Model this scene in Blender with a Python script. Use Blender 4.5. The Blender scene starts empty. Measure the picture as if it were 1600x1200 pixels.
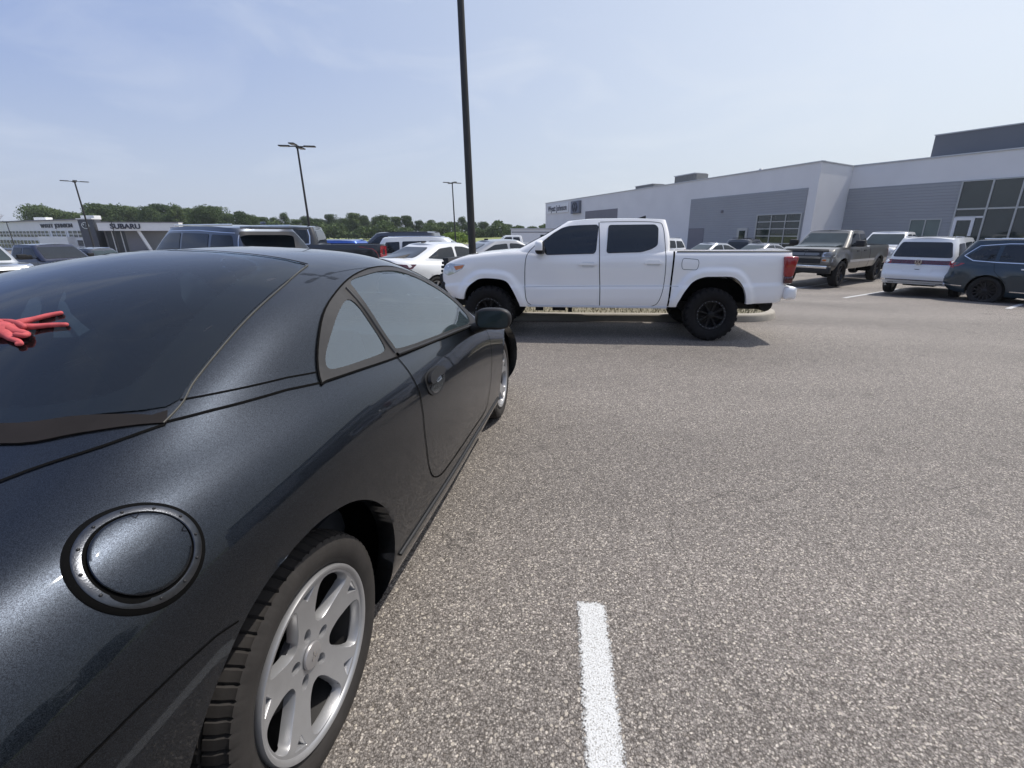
import bpy, bmesh, math, random
import numpy as np
from mathutils import Vector, Matrix
from mathutils.bvhtree import BVHTree
from mathutils.geometry import delaunay_2d_cdt

# ------------------------------------------------------------------ camera, sky, sun, exposure
scene = bpy.context.scene
H = 1.5
cam_d = bpy.data.cameras.new("camera"); cam = bpy.data.objects.new("camera", cam_d)
scene.collection.objects.link(cam); scene.camera = cam
cam_d.sensor_width = 36; cam_d.lens = 711/1600*36; cam_d.shift_x = -50/1600
cam_d.clip_start = 0.03; cam_d.clip_end = 3000
cam.location = (0, 0, H)
PITCH = math.atan2(235, 711)
cam.rotation_euler = (math.pi/2 - PITCH, 0, 0)

SUN_AZ = math.radians(63); SUN_EL = math.radians(59)
world = bpy.data.worlds.new("World"); scene.world = world; world.use_nodes = True
nt = world.node_tree; nt.nodes.clear()
def wn(t, **k):
    n = nt.nodes.new(t)
    for a, b in k.items(): setattr(n, a, b)
    return n
sky = wn('ShaderNodeTexSky', sky_type='NISHITA', sun_disc=False)
sky.sun_elevation = SUN_EL; sky.sun_rotation = SUN_AZ
sky.air_density = 1.0; sky.dust_density = 3.0; sky.ozone_density = 1.5; sky.altitude = 100
tc = wn('ShaderNodeTexCoord')
mp = wn('ShaderNodeMapping'); mp.inputs['Scale'].default_value = (1.0, 1.0, 3.2)
mp.inputs['Rotation'].default_value = (0.1, 0.15, 0.5)
nz = wn('ShaderNodeTexNoise'); nz.inputs['Scale'].default_value = 2.6; nz.inputs['Detail'].default_value = 7; nz.inputs['Roughness'].default_value = .55
nz.inputs['Distortion'].default_value = .8
cr = wn('ShaderNodeValToRGB'); cr.color_ramp.elements[0].position = .50; cr.color_ramp.elements[0].color = (0, 0, 0, 1)
cr.color_ramp.elements[1].position = .80; cr.color_ramp.elements[1].color = (.42, .42, .42, 1)
mx = wn('ShaderNodeMix', data_type='RGBA'); mx.inputs['B'].default_value = (3.9, 4.15, 4.5, 1)
bg = wn('ShaderNodeBackground'); bg.inputs['Strength'].default_value = 0.15
out = wn('ShaderNodeOutputWorld')
# a low sheet of summer haze whitens the sky towards the horizon
sx = wn('ShaderNodeSeparateXYZ'); mr = wn('ShaderNodeMapRange')
mr.inputs['From Min'].default_value = -0.02; mr.inputs['From Max'].default_value = 0.75
mr.inputs['To Min'].default_value = .9; mr.inputs['To Max'].default_value = 0.62
mh = wn('ShaderNodeMix', data_type='RGBA')
dt = wn('ShaderNodeVectorMath', operation='DOT_PRODUCT'); dt.inputs[1].default_value = (math.sin(SUN_AZ), math.cos(SUN_AZ), 0)
mz = wn('ShaderNodeMapRange'); mz.inputs['From Min'].default_value = -.45; mz.inputs['From Max'].default_value = .95
mc = wn('ShaderNodeMix', data_type='RGBA'); mc.inputs['A'].default_value = (1.30, 1.74, 3.18, 1); mc.inputs['B'].default_value = (3.55, 3.82, 4.10, 1)
nt.links.new(tc.outputs['Generated'], dt.inputs[0]); nt.links.new(dt.outputs['Value'], mz.inputs['Value'])
hz = wn('ShaderNodeMapRange'); hz.inputs['From Min'].default_value = 0.0; hz.inputs['From Max'].default_value = .26; hz.inputs['To Min'].default_value = .80; hz.inputs['To Max'].default_value = 0
hm = wn('ShaderNodeMix', data_type='RGBA'); hm.inputs['B'].default_value = (3.05, 3.35, 3.75, 1)
sz = wn('ShaderNodeSeparateXYZ'); nt.links.new(tc.outputs['Generated'], sz.inputs[0]); nt.links.new(sz.outputs['Z'], hz.inputs['Value']); nt.links.new(hz.outputs[0], hm.inputs['Factor'])
nt.links.new(mz.outputs[0], mc.inputs['Factor']); nt.links.new(mc.outputs['Result'], hm.inputs['A']); nt.links.new(hm.outputs['Result'], mh.inputs['B'])
L = nt.links.new
L(tc.outputs['Generated'], mp.inputs['Vector']); L(mp.outputs[0], nz.inputs['Vector']); L(nz.outputs['Fac'], cr.inputs[0])
L(tc.outputs['Generated'], sx.inputs[0]); L(sx.outputs['Z'], mr.inputs['Value'])
L(sky.outputs[0], mh.inputs['A']); L(mr.outputs[0], mh.inputs['Factor'])
L(mh.outputs['Result'], mx.inputs['A']); L(cr.outputs[0], mx.inputs['Factor'])
L(mx.outputs['Result'], bg.inputs[0]); L(bg.outputs[0], out.inputs[0])

sd = bpy.data.lights.new("sun", 'SUN'); sun = bpy.data.objects.new("sun", sd); scene.collection.objects.link(sun)
sd.energy = 2.85; sd.angle = math.radians(.6); sd.color = (1, .955, .89)
sun.rotation_euler = (math.pi/2 - SUN_EL, 0, -SUN_AZ + math.pi)
SUNV = Vector((math.cos(SUN_EL)*math.sin(SUN_AZ), math.cos(SUN_EL)*math.cos(SUN_AZ), math.sin(SUN_EL)))
sun.rotation_euler = SUNV.to_track_quat('Z', 'Y').to_euler()
sun.location = (0, 0, 40)
scene.view_settings.view_transform = 'Standard'; scene.view_settings.look = 'None'
scene.view_settings.exposure = 0.47; scene.view_settings.gamma = 1.0

# ------------------------------------------------------------------ small helpers
PI = math.pi
rnd = random.Random(7)
def hermite(xs, ys, x):
    """monotone cubic through points"""
    xs = np.asarray(xs, float); ys = np.asarray(ys, float); x = np.clip(np.asarray(x, float), xs[0], xs[-1])
    if len(xs) == 2: return ys[0]+(ys[1]-ys[0])*(x-xs[0])/(xs[1]-xs[0])
    h = np.diff(xs); dl = np.diff(ys)/h; m = np.zeros(len(xs))
    for i in range(1, len(xs)-1):
        if dl[i-1]*dl[i] > 0:
            w1 = 2*h[i]+h[i-1]; w2 = h[i]+2*h[i-1]; m[i] = (w1+w2)/(w1/dl[i-1]+w2/dl[i])
    m[0] = dl[0]; m[-1] = dl[-1]
    i = np.clip(np.searchsorted(xs, x)-1, 0, len(xs)-2); t = (x-xs[i])/h[i]
    return (2*t**3-3*t**2+1)*ys[i]+(t**3-2*t**2+t)*h[i]*m[i]+(-2*t**3+3*t**2)*ys[i+1]+(t**3-t**2)*h[i]*m[i+1]
def pc(pts):
    xs = [p[0] for p in pts]; ys = [p[1] for p in pts]
    return lambda x: hermite(xs, ys, x)
def nat_spline(xs, Y, x):
    """natural cubic spline; Y (n, ...)"""
    xs = np.asarray(xs, float); Y = np.asarray(Y, float); n = len(xs); h = np.diff(xs)
    A = np.zeros((n, n)); B = np.zeros_like(Y); A[0, 0] = A[-1, -1] = 1
    for i in range(1, n-1):
        A[i, i-1] = h[i-1]; A[i, i] = 2*(h[i-1]+h[i]); A[i, i+1] = h[i]
        B[i] = 6*((Y[i+1]-Y[i])/h[i]-(Y[i]-Y[i-1])/h[i-1])
    M = np.linalg.solve(A, B.reshape(n, -1)).reshape(Y.shape)
    x = np.clip(np.asarray(x, float), xs[0], xs[-1]); i = np.clip(np.searchsorted(xs, x)-1, 0, n-2)
    sh = (-1,)+(1,)*(Y.ndim-1); hh = h[i].reshape(sh); a = (xs[i+1]-x).reshape(sh); b = (x-xs[i]).reshape(sh)
    return M[i]*a**3/(6*hh)+M[i+1]*b**3/(6*hh)+(Y[i]/hh-M[i]*hh/6)*a+(Y[i+1]/hh-M[i+1]*hh/6)*b
def ss(t):
    t = min(1, max(0, t)); return t*t*(3-2*t)

def link(o, parent=None):
    scene.collection.objects.link(o)
    if parent is not None: o.parent = parent
    return o
def mk(name, verts, faces, mat, parent=None, smooth=True, midx=None, loc=None, sharp=None):
    me = bpy.data.meshes.new(name)
    me.from_pydata([tuple(map(float, v)) for v in verts], [], [tuple(int(i) for i in f) for f in faces])
    me.validate()
    for m in (mat if isinstance(mat, (list, tuple)) else [mat]): me.materials.append(m)
    if midx is not None and len(midx) == len(me.polygons): me.polygons.foreach_set('material_index', list(midx))
    me.polygons.foreach_set('use_smooth', [smooth]*len(me.polygons))
    if smooth and sharp:
        me.set_sharp_from_angle(angle=math.radians(sharp))
    o = bpy.data.objects.new(name, me)
    if loc is not None: o.location = loc
    return link(o, parent)
def mkbm(name, bm, mat, parent=None, smooth=False, sharp=35, normals=True):
    if normals: bmesh.ops.recalc_face_normals(bm, faces=bm.faces)
    me = bpy.data.meshes.new(name); bm.to_mesh(me); bm.free()
    for m in (mat if isinstance(mat, (list, tuple)) else [mat]): me.materials.append(m)
    me.polygons.foreach_set('use_smooth', [smooth]*len(me.polygons))
    if smooth: me.set_sharp_from_angle(angle=math.radians(sharp))
    return link(bpy.data.objects.new(name, me), parent)
def empty(name, loc=(0, 0, 0), rz=0, scale=1.0):
    o = bpy.data.objects.new(name, None); o.empty_display_size = .3
    o.location = loc; o.rotation_euler = (0, 0, rz); o.scale = (scale,)*3
    return link(o)
def tag(o, label=None, cat=None, group=None, kind=None):
    if label: o['label'] = label
    if cat: o['category'] = cat
    if group: o['group'] = group
    if kind: o['kind'] = kind
    return o
def box(bm, cx, cy, cz, sx_, sy_, sz_, rz=0, bev=0, mat=None):
    r = bmesh.ops.create_cube(bm, size=1)
    vs = r['verts']
    bmesh.ops.scale(bm, vec=(sx_, sy_, sz_), verts=vs)
    if bev:
        es = list({e for v in vs for e in v.link_edges})
        rr = bmesh.ops.bevel(bm, geom=es, offset=bev, segments=2, affect='EDGES', profile=.6)
        vs = list({v for f in rr['faces'] for v in f.verts} | {v for v in vs if v.is_valid})
    bmesh.ops.rotate(bm, cent=(0, 0, 0), matrix=Matrix.Rotation(rz, 3, 'Z'), verts=vs)
    bmesh.ops.translate(bm, vec=(cx, cy, cz), verts=vs)
    return vs
def cyl(bm, p0, p1, r0, r1=None, seg=12, caps=True):
    p0 = Vector(p0); p1 = Vector(p1); d = p1-p0; r1 = r0 if r1 is None else r1
    r = bmesh.ops.create_cone(bm, cap_ends=caps, segments=seg, radius1=r0, radius2=r1, depth=d.length)
    q = d.to_track_quat('Z', 'Y').to_matrix().to_4x4(); q.translation = (p0+p1)/2
    bmesh.ops.transform(bm, matrix=q, verts=r['verts']); return r['verts']
def lathe(prof, seg, axis='y', mod=None):
    """prof: list (r, a) ; revolve round y axis (wheel) ; a is the coordinate along the axis"""
    V = []; F = []; n = len(prof)
    for i in range(seg):
        t = 2*PI*i/seg
        for j, (r, a) in enumerate(prof):
            rr = r if mod is None else mod(i, j, r, a)
            V.append((rr*math.cos(t), a, rr*math.sin(t)))
    for i in range(seg):
        k = (i+1) % seg
        for j in range(n-1):
            F.append((i*n+j, i*n+j+1, k*n+j+1, k*n+j))
    return V, F

# ------------------------------------------------------------------ materials
MATS = {}
def mat(name, col, rough=.5, metal=0, spec=.5, coat=0, coat_r=.03, emis=None, trans=0, ior=1.45, noise=None, bump=None, sheen=0):
    """plain Principled with slight procedural variation. noise=(scale, amount) colour mottling, bump=(scale, strength, dist)"""
    if name in MATS: return MATS[name]
    m = bpy.data.materials.new(name); m.use_nodes = True; t = m.node_tree; b = t.nodes['Principled BSDF']
    b.inputs['Base Color'].default_value = (*col, 1); b.inputs['Roughness'].default_value = rough
    b.inputs['Metallic'].default_value = metal; b.inputs['Specular IOR Level'].default_value = spec
    b.inputs['Coat Weight'].default_value = coat; b.inputs['Coat Roughness'].default_value = coat_r
    b.inputs['Transmission Weight'].default_value = trans; b.inputs['IOR'].default_value = ior
    if emis: b.inputs['Emission Color'].default_value = (*emis[0], 1); b.inputs['Emission Strength'].default_value = emis[1]
    co = t.nodes.new('ShaderNodeTexCoord')
    if noise:
        n = t.nodes.new('ShaderNodeTexNoise'); n.inputs['Scale'].default_value = noise[0]; n.inputs['Detail'].default_value = 5
        x = t.nodes.new('ShaderNodeMix'); x.data_type = 'RGBA'
        a = noise[1]
        x.inputs['A'].default_value = (*[c*(1-a) for c in col], 1); x.inputs['B'].default_value = (*[min(1, c*(1+a)) for c in col], 1)
        t.links.new(co.outputs['Object'], n.inputs['Vector']); t.links.new(n.outputs['Fac'], x.inputs['Factor'])
        t.links.new(x.outputs['Result'], b.inputs['Base Color'])
    if bump:
        n = t.nodes.new('ShaderNodeTexNoise'); n.inputs['Scale'].default_value = bump[0]; n.inputs['Detail'].default_value = 4
        u = t.nodes.new('ShaderNodeBump'); u.inputs['Strength'].default_value = bump[1]; u.inputs['Distance'].default_value = bump[2]
        t.links.new(co.outputs['Object'], n.inputs['Vector']); t.links.new(n.outputs['Fac'], u.inputs['Height'])
        t.links.new(u.outputs['Normal'], b.inputs['Normal'])
    MATS[name] = m; return m
def paint(name, col, metal=.0, rough=.35, coat=1.0): return mat(name, col, rough, metal, .5, coat, .03, noise=(1.3, .05))

M_glass = mat('tinted_glass', (.012, .016, .02), .03, 0, .7, noise=(3, .2))
M_glass_g = mat('green_glass', (.028, .042, .044), .04, 0, .7, noise=(2, .35))
M_black = mat('black_plastic', (.012, .012, .013), .5, noise=(20, .3))
M_rubber = mat('tyre_rubber', (.022, .021, .020), .8, spec=.3, noise=(14, .35), bump=(60, .25, .004))
M_dark = mat('dark_cavity', (.004, .004, .004), .95, spec=.05)
M_chrome = mat('chrome', (.75, .76, .78), .12, 1.0, noise=(6, .1))
M_alloy = mat('alloy_silver', (.50, .51, .52), .33, .85, noise=(9, .12))
M_darkalloy = mat('dark_alloy', (.03, .03, .033), .35, .6, noise=(9, .2))
M_red = mat('red_lens', (.30, .006, .012), .12, 0, .6, coat=1, noise=(25, .35))
M_dred = mat('dark_red_lens', (.07, .004, .012), .1, 0, .6, coat=1, noise=(25, .35))
M_amber = mat('amber_lens', (.55, .16, .04), .15, coat=1, noise=(30, .3))
M_lens = mat('clear_lens', (.50, .52, .54), .08, .4, .8, coat=1, noise=(28, .5))
M_plate = mat('plate_white', (.6, .6, .6), .4, noise=(30, .3))
M_under = mat('underbody', (.012, .011, .010), .8, noise=(8, .4))

def asphalt_material():
    m = bpy.data.materials.new('asphalt'); m.use_nodes = True; t = m.node_tree; b = t.nodes['Principled BSDF']; l = t.links.new
    def N(ty, **k):
        n = t.nodes.new(ty)
        for a, v in k.items(): setattr(n, a, v)
        return n
    co = N('ShaderNodeTexCoord')
    v1 = N('ShaderNodeTexVoronoi'); v1.inputs['Scale'].default_value = 138
    v2 = N('ShaderNodeTexVoronoi'); v2.inputs['Scale'].default_value = 290
    dn = N('ShaderNodeTexNoise'); dn.inputs['Scale'].default_value = 60; dn.inputs['Detail'].default_value = 3
    dm = N('ShaderNodeVectorMath', operation='MULTIPLY_ADD'); dm.inputs[1].default_value = (.012, .012, .012)
    l(co.outputs['Object'], dn.inputs['Vector']); l(dn.outputs['Color'], dm.inputs[0]); l(co.outputs['Object'], dm.inputs[2])
    for v in (v1, v2): l(dm.outputs[0], v.inputs['Vector'])
    # stone tone from the random colour of each cell
    sc = N('ShaderNodeSeparateColor'); l(v1.outputs['Color'], sc.inputs[0])
    r1 = N('ShaderNodeValToRGB'); e = r1.color_ramp; e.interpolation = 'LINEAR'
    e.elements[0].position = 0; e.elements[0].color = (.145, .128, .114, 1)
    e.elements[1].position = 1; e.elements[1].color = (.52, .47, .41, 1)
    for p, c in ((.35, (.190, .170, .153, 1)), (.65, (.250, .225, .202, 1)), (.88, (.335, .302, .268, 1))):
        x = e.elements.new(p); x.color = c
    l(sc.outputs[0], r1.inputs[0])
    # dark binder between stones
    r2 = N('ShaderNodeValToRGB'); r2.color_ramp.elements[0].position = .38; r2.color_ramp.elements[0].color = (1, 1, 1, 1)
    r2.color_ramp.elements[1].position = .78; r2.color_ramp.elements[1].color = (.42, .40, .38, 1)
    mu0 = N('ShaderNodeMath', operation='MULTIPLY'); mu0.inputs[1].default_value = 1.0
    l(v1.outputs['Distance'], mu0.inputs[0]); l(mu0.outputs[0], r2.inputs[0])
    m1 = N('ShaderNodeMix', data_type='RGBA', blend_type='MULTIPLY'); m1.inputs['Factor'].default_value = 1
    l(r1.outputs[0], m1.inputs['A']); l(r2.outputs[0], m1.inputs['B'])
    sc2 = N('ShaderNodeSeparateColor'); l(v2.outputs['Color'], sc2.inputs[0])
    r3 = N('ShaderNodeMapRange'); r3.inputs['To Min'].default_value = .62; r3.inputs['To Max'].default_value = 1.38; l(sc2.outputs[1], r3.inputs[0])
    m2 = N('ShaderNodeMix', data_type='RGBA', blend_type='MULTIPLY'); m2.inputs['Factor'].default_value = 1
    l(m1.outputs['Result'], m2.inputs['A']); l(r3.outputs[0], m2.inputs['B'])
    # broad wear patches, tyre-polished lanes
    n3 = N('ShaderNodeTexNoise'); n3.inputs['Scale'].default_value = .35; n3.inputs['Detail'].default_value = 6; n3.inputs['Roughness'].default_value = .6
    mp = N('ShaderNodeMapping'); mp.inputs['Scale'].default_value = (.5, 1.4, 1); mp.inputs['Rotation'].default_value = (0, 0, .2)
    l(co.outputs['Object'], mp.inputs[0]); l(mp.outputs[0], n3.inputs['Vector'])
    r4 = N('ShaderNodeMapRange'); r4.inputs['From Min'].default_value = .3; r4.inputs['From Max'].default_value = .7
    r4.inputs['To Min'].default_value = .84; r4.inputs['To Max'].default_value = 1.16; l(n3.outputs['Fac'], r4.inputs[0])
    m3 = N('ShaderNodeMix', data_type='RGBA', blend_type='MULTIPLY'); m3.inputs['Factor'].default_value = 1
    l(m2.outputs['Result'], m3.inputs['A']); l(r4.outputs[0], m3.inputs['B'])
    # small oil spots
    n5 = N('ShaderNodeTexNoise'); n5.inputs['Scale'].default_value = 2.3; n5.inputs['Detail'].default_value = 4
    l(co.outputs['Object'], n5.inputs['Vector'])
    r5 = N('ShaderNodeMapRange'); r5.inputs['From Min'].default_value = .62; r5.inputs['From Max'].default_value = .72
    r5.inputs['To Min'].default_value = 1; r5.inputs['To Max'].default_value = .78; l(n5.outputs['Fac'], r5.inputs[0])
    m4 = N('ShaderNodeMix', data_type='RGBA', blend_type='MULTIPLY'); m4.inputs['Factor'].default_value = 1
    l(m3.outputs['Result'], m4.inputs['A']); l(r5.outputs[0], m4.inputs['B'])
    v4 = N('ShaderNodeTexVoronoi'); v4.inputs['Scale'].default_value = 62; l(dm.outputs[0], v4.inputs['Vector'])
    s4 = N('ShaderNodeSeparateColor'); l(v4.outputs['Color'], s4.inputs[0])
    g4 = N('ShaderNodeMath', operation='GREATER_THAN'); g4.inputs[1].default_value = .90; l(s4.outputs[0], g4.inputs[0])
    d4 = N('ShaderNodeMapRange'); d4.inputs['From Min'].default_value = .30; d4.inputs['From Max'].default_value = .42; d4.inputs['To Min'].default_value = .85; d4.inputs['To Max'].default_value = 0; l(v4.outputs['Distance'], d4.inputs[0])
    k4 = N('ShaderNodeMath', operation='MULTIPLY'); l(g4.outputs[0], k4.inputs[0]); l(d4.outputs[0], k4.inputs[1])
    m5 = N('ShaderNodeMix', data_type='RGBA'); m5.inputs['B'].default_value = (.46, .41, .34, 1); l(k4.outputs[0], m5.inputs['Factor']); l(m4.outputs['Result'], m5.inputs['A'])
    cn = N('ShaderNodeTexNoise'); cn.inputs['Scale'].default_value = 1.7; cn.inputs['Detail'].default_value = 6; l(co.outputs['Object'], cn.inputs['Vector'])
    ca = N('ShaderNodeVectorMath', operation='MULTIPLY_ADD'); ca.inputs[1].default_value = (.9, .9, .9); l(cn.outputs['Color'], ca.inputs[0]); l(co.outputs['Object'], ca.inputs[2])
    cv = N('ShaderNodeTexVoronoi', feature='DISTANCE_TO_EDGE'); cv.inputs['Scale'].default_value = .22; l(ca.outputs[0], cv.inputs['Vector'])
    cm = N('ShaderNodeMapRange'); cm.inputs['From Min'].default_value = .0; cm.inputs['From Max'].default_value = .0022; cm.inputs['To Min'].default_value = .62; cm.inputs['To Max'].default_value = 1; l(cv.outputs['Distance'], cm.inputs[0])
    # faint darker drive lanes
    wv = N('ShaderNodeTexWave', wave_type='BANDS', bands_direction='Y'); wv.inputs['Scale'].default_value = .11; wv.inputs['Distortion'].default_value = 1.6; wv.inputs['Detail'].default_value = 3; wv.inputs['Detail Scale'].default_value = .6; l(co.outputs['Object'], wv.inputs['Vector'])
    wm = N('ShaderNodeMapRange'); wm.inputs['To Min'].default_value = .90; wm.inputs['To Max'].default_value = 1.06; l(wv.outputs['Fac'], wm.inputs[0])
    mm1 = N('ShaderNodeMath', operation='MULTIPLY'); l(cm.outputs[0], mm1.inputs[0]); l(wm.outputs[0], mm1.inputs[1])
    m6 = N('ShaderNodeMix', data_type='RGBA', blend_type='MULTIPLY'); m6.inputs['Factor'].default_value = 1; l(m5.outputs['Result'], m6.inputs['A']); l(mm1.outputs[0], m6.inputs['B'])
    l(m6.outputs['Result'], b.inputs['Base Color'])
    b.inputs['Roughness'].default_value = .72; b.inputs['Specular IOR Level'].default_value = .4
    inv = N('ShaderNodeMath', operation='SUBTRACT'); inv.inputs[0].default_value = 1; l(v1.outputs['Distance'], inv.inputs[1])
    ad = N('ShaderNodeMath', operation='MULTIPLY_ADD'); ad.inputs[1].default_value = .9; l(sc.outputs[0], ad.inputs[0]); l(inv.outputs[0], ad.inputs[2])
    bp = N('ShaderNodeBump'); bp.inputs['Strength'].default_value = .85; bp.inputs['Distance'].default_value = .0035
    l(ad.outputs[0], bp.inputs['Height']); l(bp.outputs[0], b.inputs['Normal'])
    return m
M_asphalt = asphalt_material()
def grass_material(name, c1, c2, sc=.4):
    m = bpy.data.materials.new(name); m.use_nodes = True; t = m.node_tree; b = t.nodes['Principled BSDF']
    co = t.nodes.new('ShaderNodeTexCoord'); n = t.nodes.new('ShaderNodeTexNoise'); n.inputs['Scale'].default_value = sc; n.inputs['Detail'].default_value = 8
    r = t.nodes.new('ShaderNodeValToRGB'); r.color_ramp.elements[0].position = .35; r.color_ramp.elements[1].position = .65
    r.color_ramp.elements[0].color = (*c1, 1); r.color_ramp.elements[1].color = (*c2, 1)
    t.links.new(co.outputs['Object'], n.inputs[0]); t.links.new(n.outputs[0], r.inputs[0]); t.links.new(r.outputs[0], b.inputs['Base Color'])
    b.inputs['Roughness'].default_value = .9; return m
M_field = grass_material('field_grass', (.15, .19, .05), (.30, .32, .11), .06)
M_verge = grass_material('dry_verge', (.13, .12, .075), (.22, .19, .13), 9)
M_concrete = mat('concrete', (.34, .31, .26), .85, noise=(7, .18), bump=(50, .3, .01))

def line_paint():
    m = bpy.data.materials.new('road_paint'); m.use_nodes = True; t = m.node_tree; b = t.nodes['Principled BSDF']; l = t.links.new
    def N(ty, **k):
        n = t.nodes.new(ty)
        for a, v in k.items(): setattr(n, a, v)
        return n
    b.inputs['Roughness'].default_value = .7
    co = N('ShaderNodeTexCoord'); uv = N('ShaderNodeUVMap')
    v = N('ShaderNodeTexVoronoi'); v.inputs['Scale'].default_value = 150; l(co.outputs['Object'], v.inputs[0])
    s = N('ShaderNodeSeparateColor'); l(v.outputs['Color'], s.inputs[0])
    nz = N('ShaderNodeTexNoise'); nz.inputs['Scale'].default_value = 190; nz.inputs['Detail'].default_value = 3; l(co.outputs['Object'], nz.inputs[0])
    # worn paint colour, grit showing through a little
    cr = N('ShaderNodeValToRGB'); cr.color_ramp.elements[0].position = .36; cr.color_ramp.elements[0].color = (.30, .29, .27, 1)
    cr.color_ramp.elements[1].position = .5; cr.color_ramp.elements[1].color = (.58, .585, .575, 1); l(nz.outputs[0], cr.inputs[0])
    l(cr.outputs[0], b.inputs['Base Color'])
    # feathered spray edge: distance to edge stored in uv.x (0 edge, 1 inside)
    su = N('ShaderNodeSeparateXYZ'); l(uv.outputs[0], su.inputs[0])
    ad = N('ShaderNodeMath', operation='MULTIPLY_ADD'); ad.inputs[1].default_value = .55; l(s.outputs[0], ad.inputs[0]); l(su.outputs[0], ad.inputs[2])
    mr = N('ShaderNodeMapRange'); mr.inputs['From Min'].default_value = .45; mr.inputs['From Max'].default_value = .85; l(ad.outputs[0], mr.inputs[0])
    tr = N('ShaderNodeBsdfTransparent'); ms = N('ShaderNodeMixShader'); l(mr.outputs[0], ms.inputs[0]); l(tr.outputs[0], ms.inputs[1]); l(b.outputs[0], ms.inputs[2])
    bp = N('ShaderNodeBump'); bp.inputs['Strength'].default_value = .6; bp.inputs['Distance'].default_value = .003
    iv = N('ShaderNodeMath', operation='SUBTRACT'); iv.inputs[0].default_value = 1; l(v.outputs['Distance'], iv.inputs[1]); l(iv.outputs[0], bp.inputs['Height']); l(bp.outputs[0], b.inputs['Normal'])
    l(ms.outputs[0], t.nodes['Material Output'].inputs[0]); return m
M_line = line_paint()

# ------------------------------------------------------------------ terrain
def gz(x, y):
    A = ss((y-9)/10)*(.35-.10*ss((x-2)/4)); B = ss((x-4.0)/5)*.19
    return -(A+B)-.035*ss((y-6.6)/1.6)-ss((-x-1.5)/22)*.5-ss((-x-25)/60)*1.1
def terrain():
    xs = np.unique(np.concatenate([np.linspace(-130, -30, 16), np.linspace(-30, 12, 85), np.linspace(12, 60, 20)]))
    ys = np.unique(np.concatenate([np.linspace(-14, 2, 9), np.linspace(2, 24, 56), np.linspace(24, 112, 23)]))
    V = [(x, y, gz(x, y)) for y in ys for x in xs]; nx = len(xs)
    F = [(j*nx+i, j*nx+i+1, (j+1)*nx+i+1, (j+1)*nx+i) for j in range(len(ys)-1) for i in range(nx-1)]
    o = mk('parking_lot', V, F, M_asphalt); tag(o, kind='structure')
    xs = np.concatenate([np.linspace(-1500, -140, 12), [-131, -129], np.linspace(-120, 50, 20), [59, 61], np.linspace(70, 1500, 12)])
    ys = np.concatenate([[-900, -300, -60, -20], np.linspace(-15, 100, 10), [107, 111], np.linspace(114, 240, 20), np.linspace(260, 1800, 8)])
    def fz(x, y):
        b = gz(max(-130, min(60, x)), max(-14, min(112, y)))
        lot = -130 <= x <= 60 and -14 <= y <= 112
        return b - (.8 if lot and y < 108 else .03) + 1.35*ss((y-108)/50)
    V = [(x, y, fz(x, y)) for y in ys for x in xs]; nx = len(xs)
    F = [(j*nx+i, j*nx+i+1, (j+1)*nx+i+1, (j+1)*nx+i) for j in range(len(ys)-1) for i in range(nx-1)]
    o = mk('field', V, F, M_field); tag(o, kind='structure')
terrain()
def paint_line(name, x0, y0, x1, y1, w, label=None):
    """sprayed line with feathered edges, one sheet 4 mm over the asphalt"""
    d = Vector((x1-x0, y1-y0)); Ln = d.length; d.normalize(); n = Vector((-d.y, d.x)); fe = .020
    ss_ = [0, fe*1.4]+list(np.linspace(.1, Ln-.1, max(3, int(Ln/.4))))+[Ln-fe*1.4, Ln]
    ws = [-w/2-fe*.5, -w/2+fe, w/2-fe, w/2+fe*.5]; V = []; uvv = []
    for i, s in enumerate(ss_):
        for j, q in enumerate(ws):
            px = x0+d.x*s+n.x*q; py = y0+d.y*s+n.y*q
            V.append((px, py, gz(px, py)+.004)); uvv.append(0.0 if (i in (0, len(ss_)-1) or j in (0, 3)) else .9)
    F = [(i*4+j, i*4+j+1, (i+1)*4+j+1, (i+1)*4+j) for i in range(len(ss_)-1) for j in range(3)]
    o = mk(name, V, F, M_line, smooth=False)
    uvl = o.data.uv_layers.new(name='UVMap')
    for lp in o.data.loops: uvl.data[lp.index].uv = (uvv[lp.vertex_index], 0)
    tag(o, label, None, None, 'structure'); return o

# ------------------------------------------------------------------ lofted vehicle shells
def endsamples(half, wid, n, step):
    """normalised x samples and width factors of a rounded-rectangle (superellipse) plan"""
    t = np.linspace(0, PI, 6001); c = np.cos(t); s = np.sin(t)
    X = -np.sign(c)*np.abs(c)**(2/n); Y = np.abs(s)**(2/n)
    d = np.hypot(np.diff(X)*half, np.diff(Y)*wid); a = np.concatenate([[0], np.cumsum(d)])
    k = max(12, int(a[-1]/step)); k += k % 2
    q = np.linspace(0, a[-1], k+1); return np.interp(q, a, X), np.interp(q, a, Y)
def shell(xr, xf, W, Z, rows, n=9, step=.06, arches=(), sgn=None):
    """rows: v values. xr,xf: functions of v. W(x,v), Z(x,v) arrays. Full closed-left-right shell (y=+-)."""
    half = (xf(rows[0])-xr(rows[0]))/2; wid = float(np.max(W(np.linspace(xr(0), xf(0), 20), np.full(20, .5))))
    X, Y = endsamples(half, wid, n, step); nr = len(rows); nx = len(X)
    G = np.zeros((nx, nr, 3))
    for j, v in enumerate(rows):
        a, b = float(xr(v)), float(xf(v)); x = (a+b)/2+(b-a)/2*X
        vv = np.full(nx, v); G[:, j, 0] = x; G[:, j, 1] = W(x, vv)*Y; G[:, j, 2] = Z(x, vv)
    return G
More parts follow.
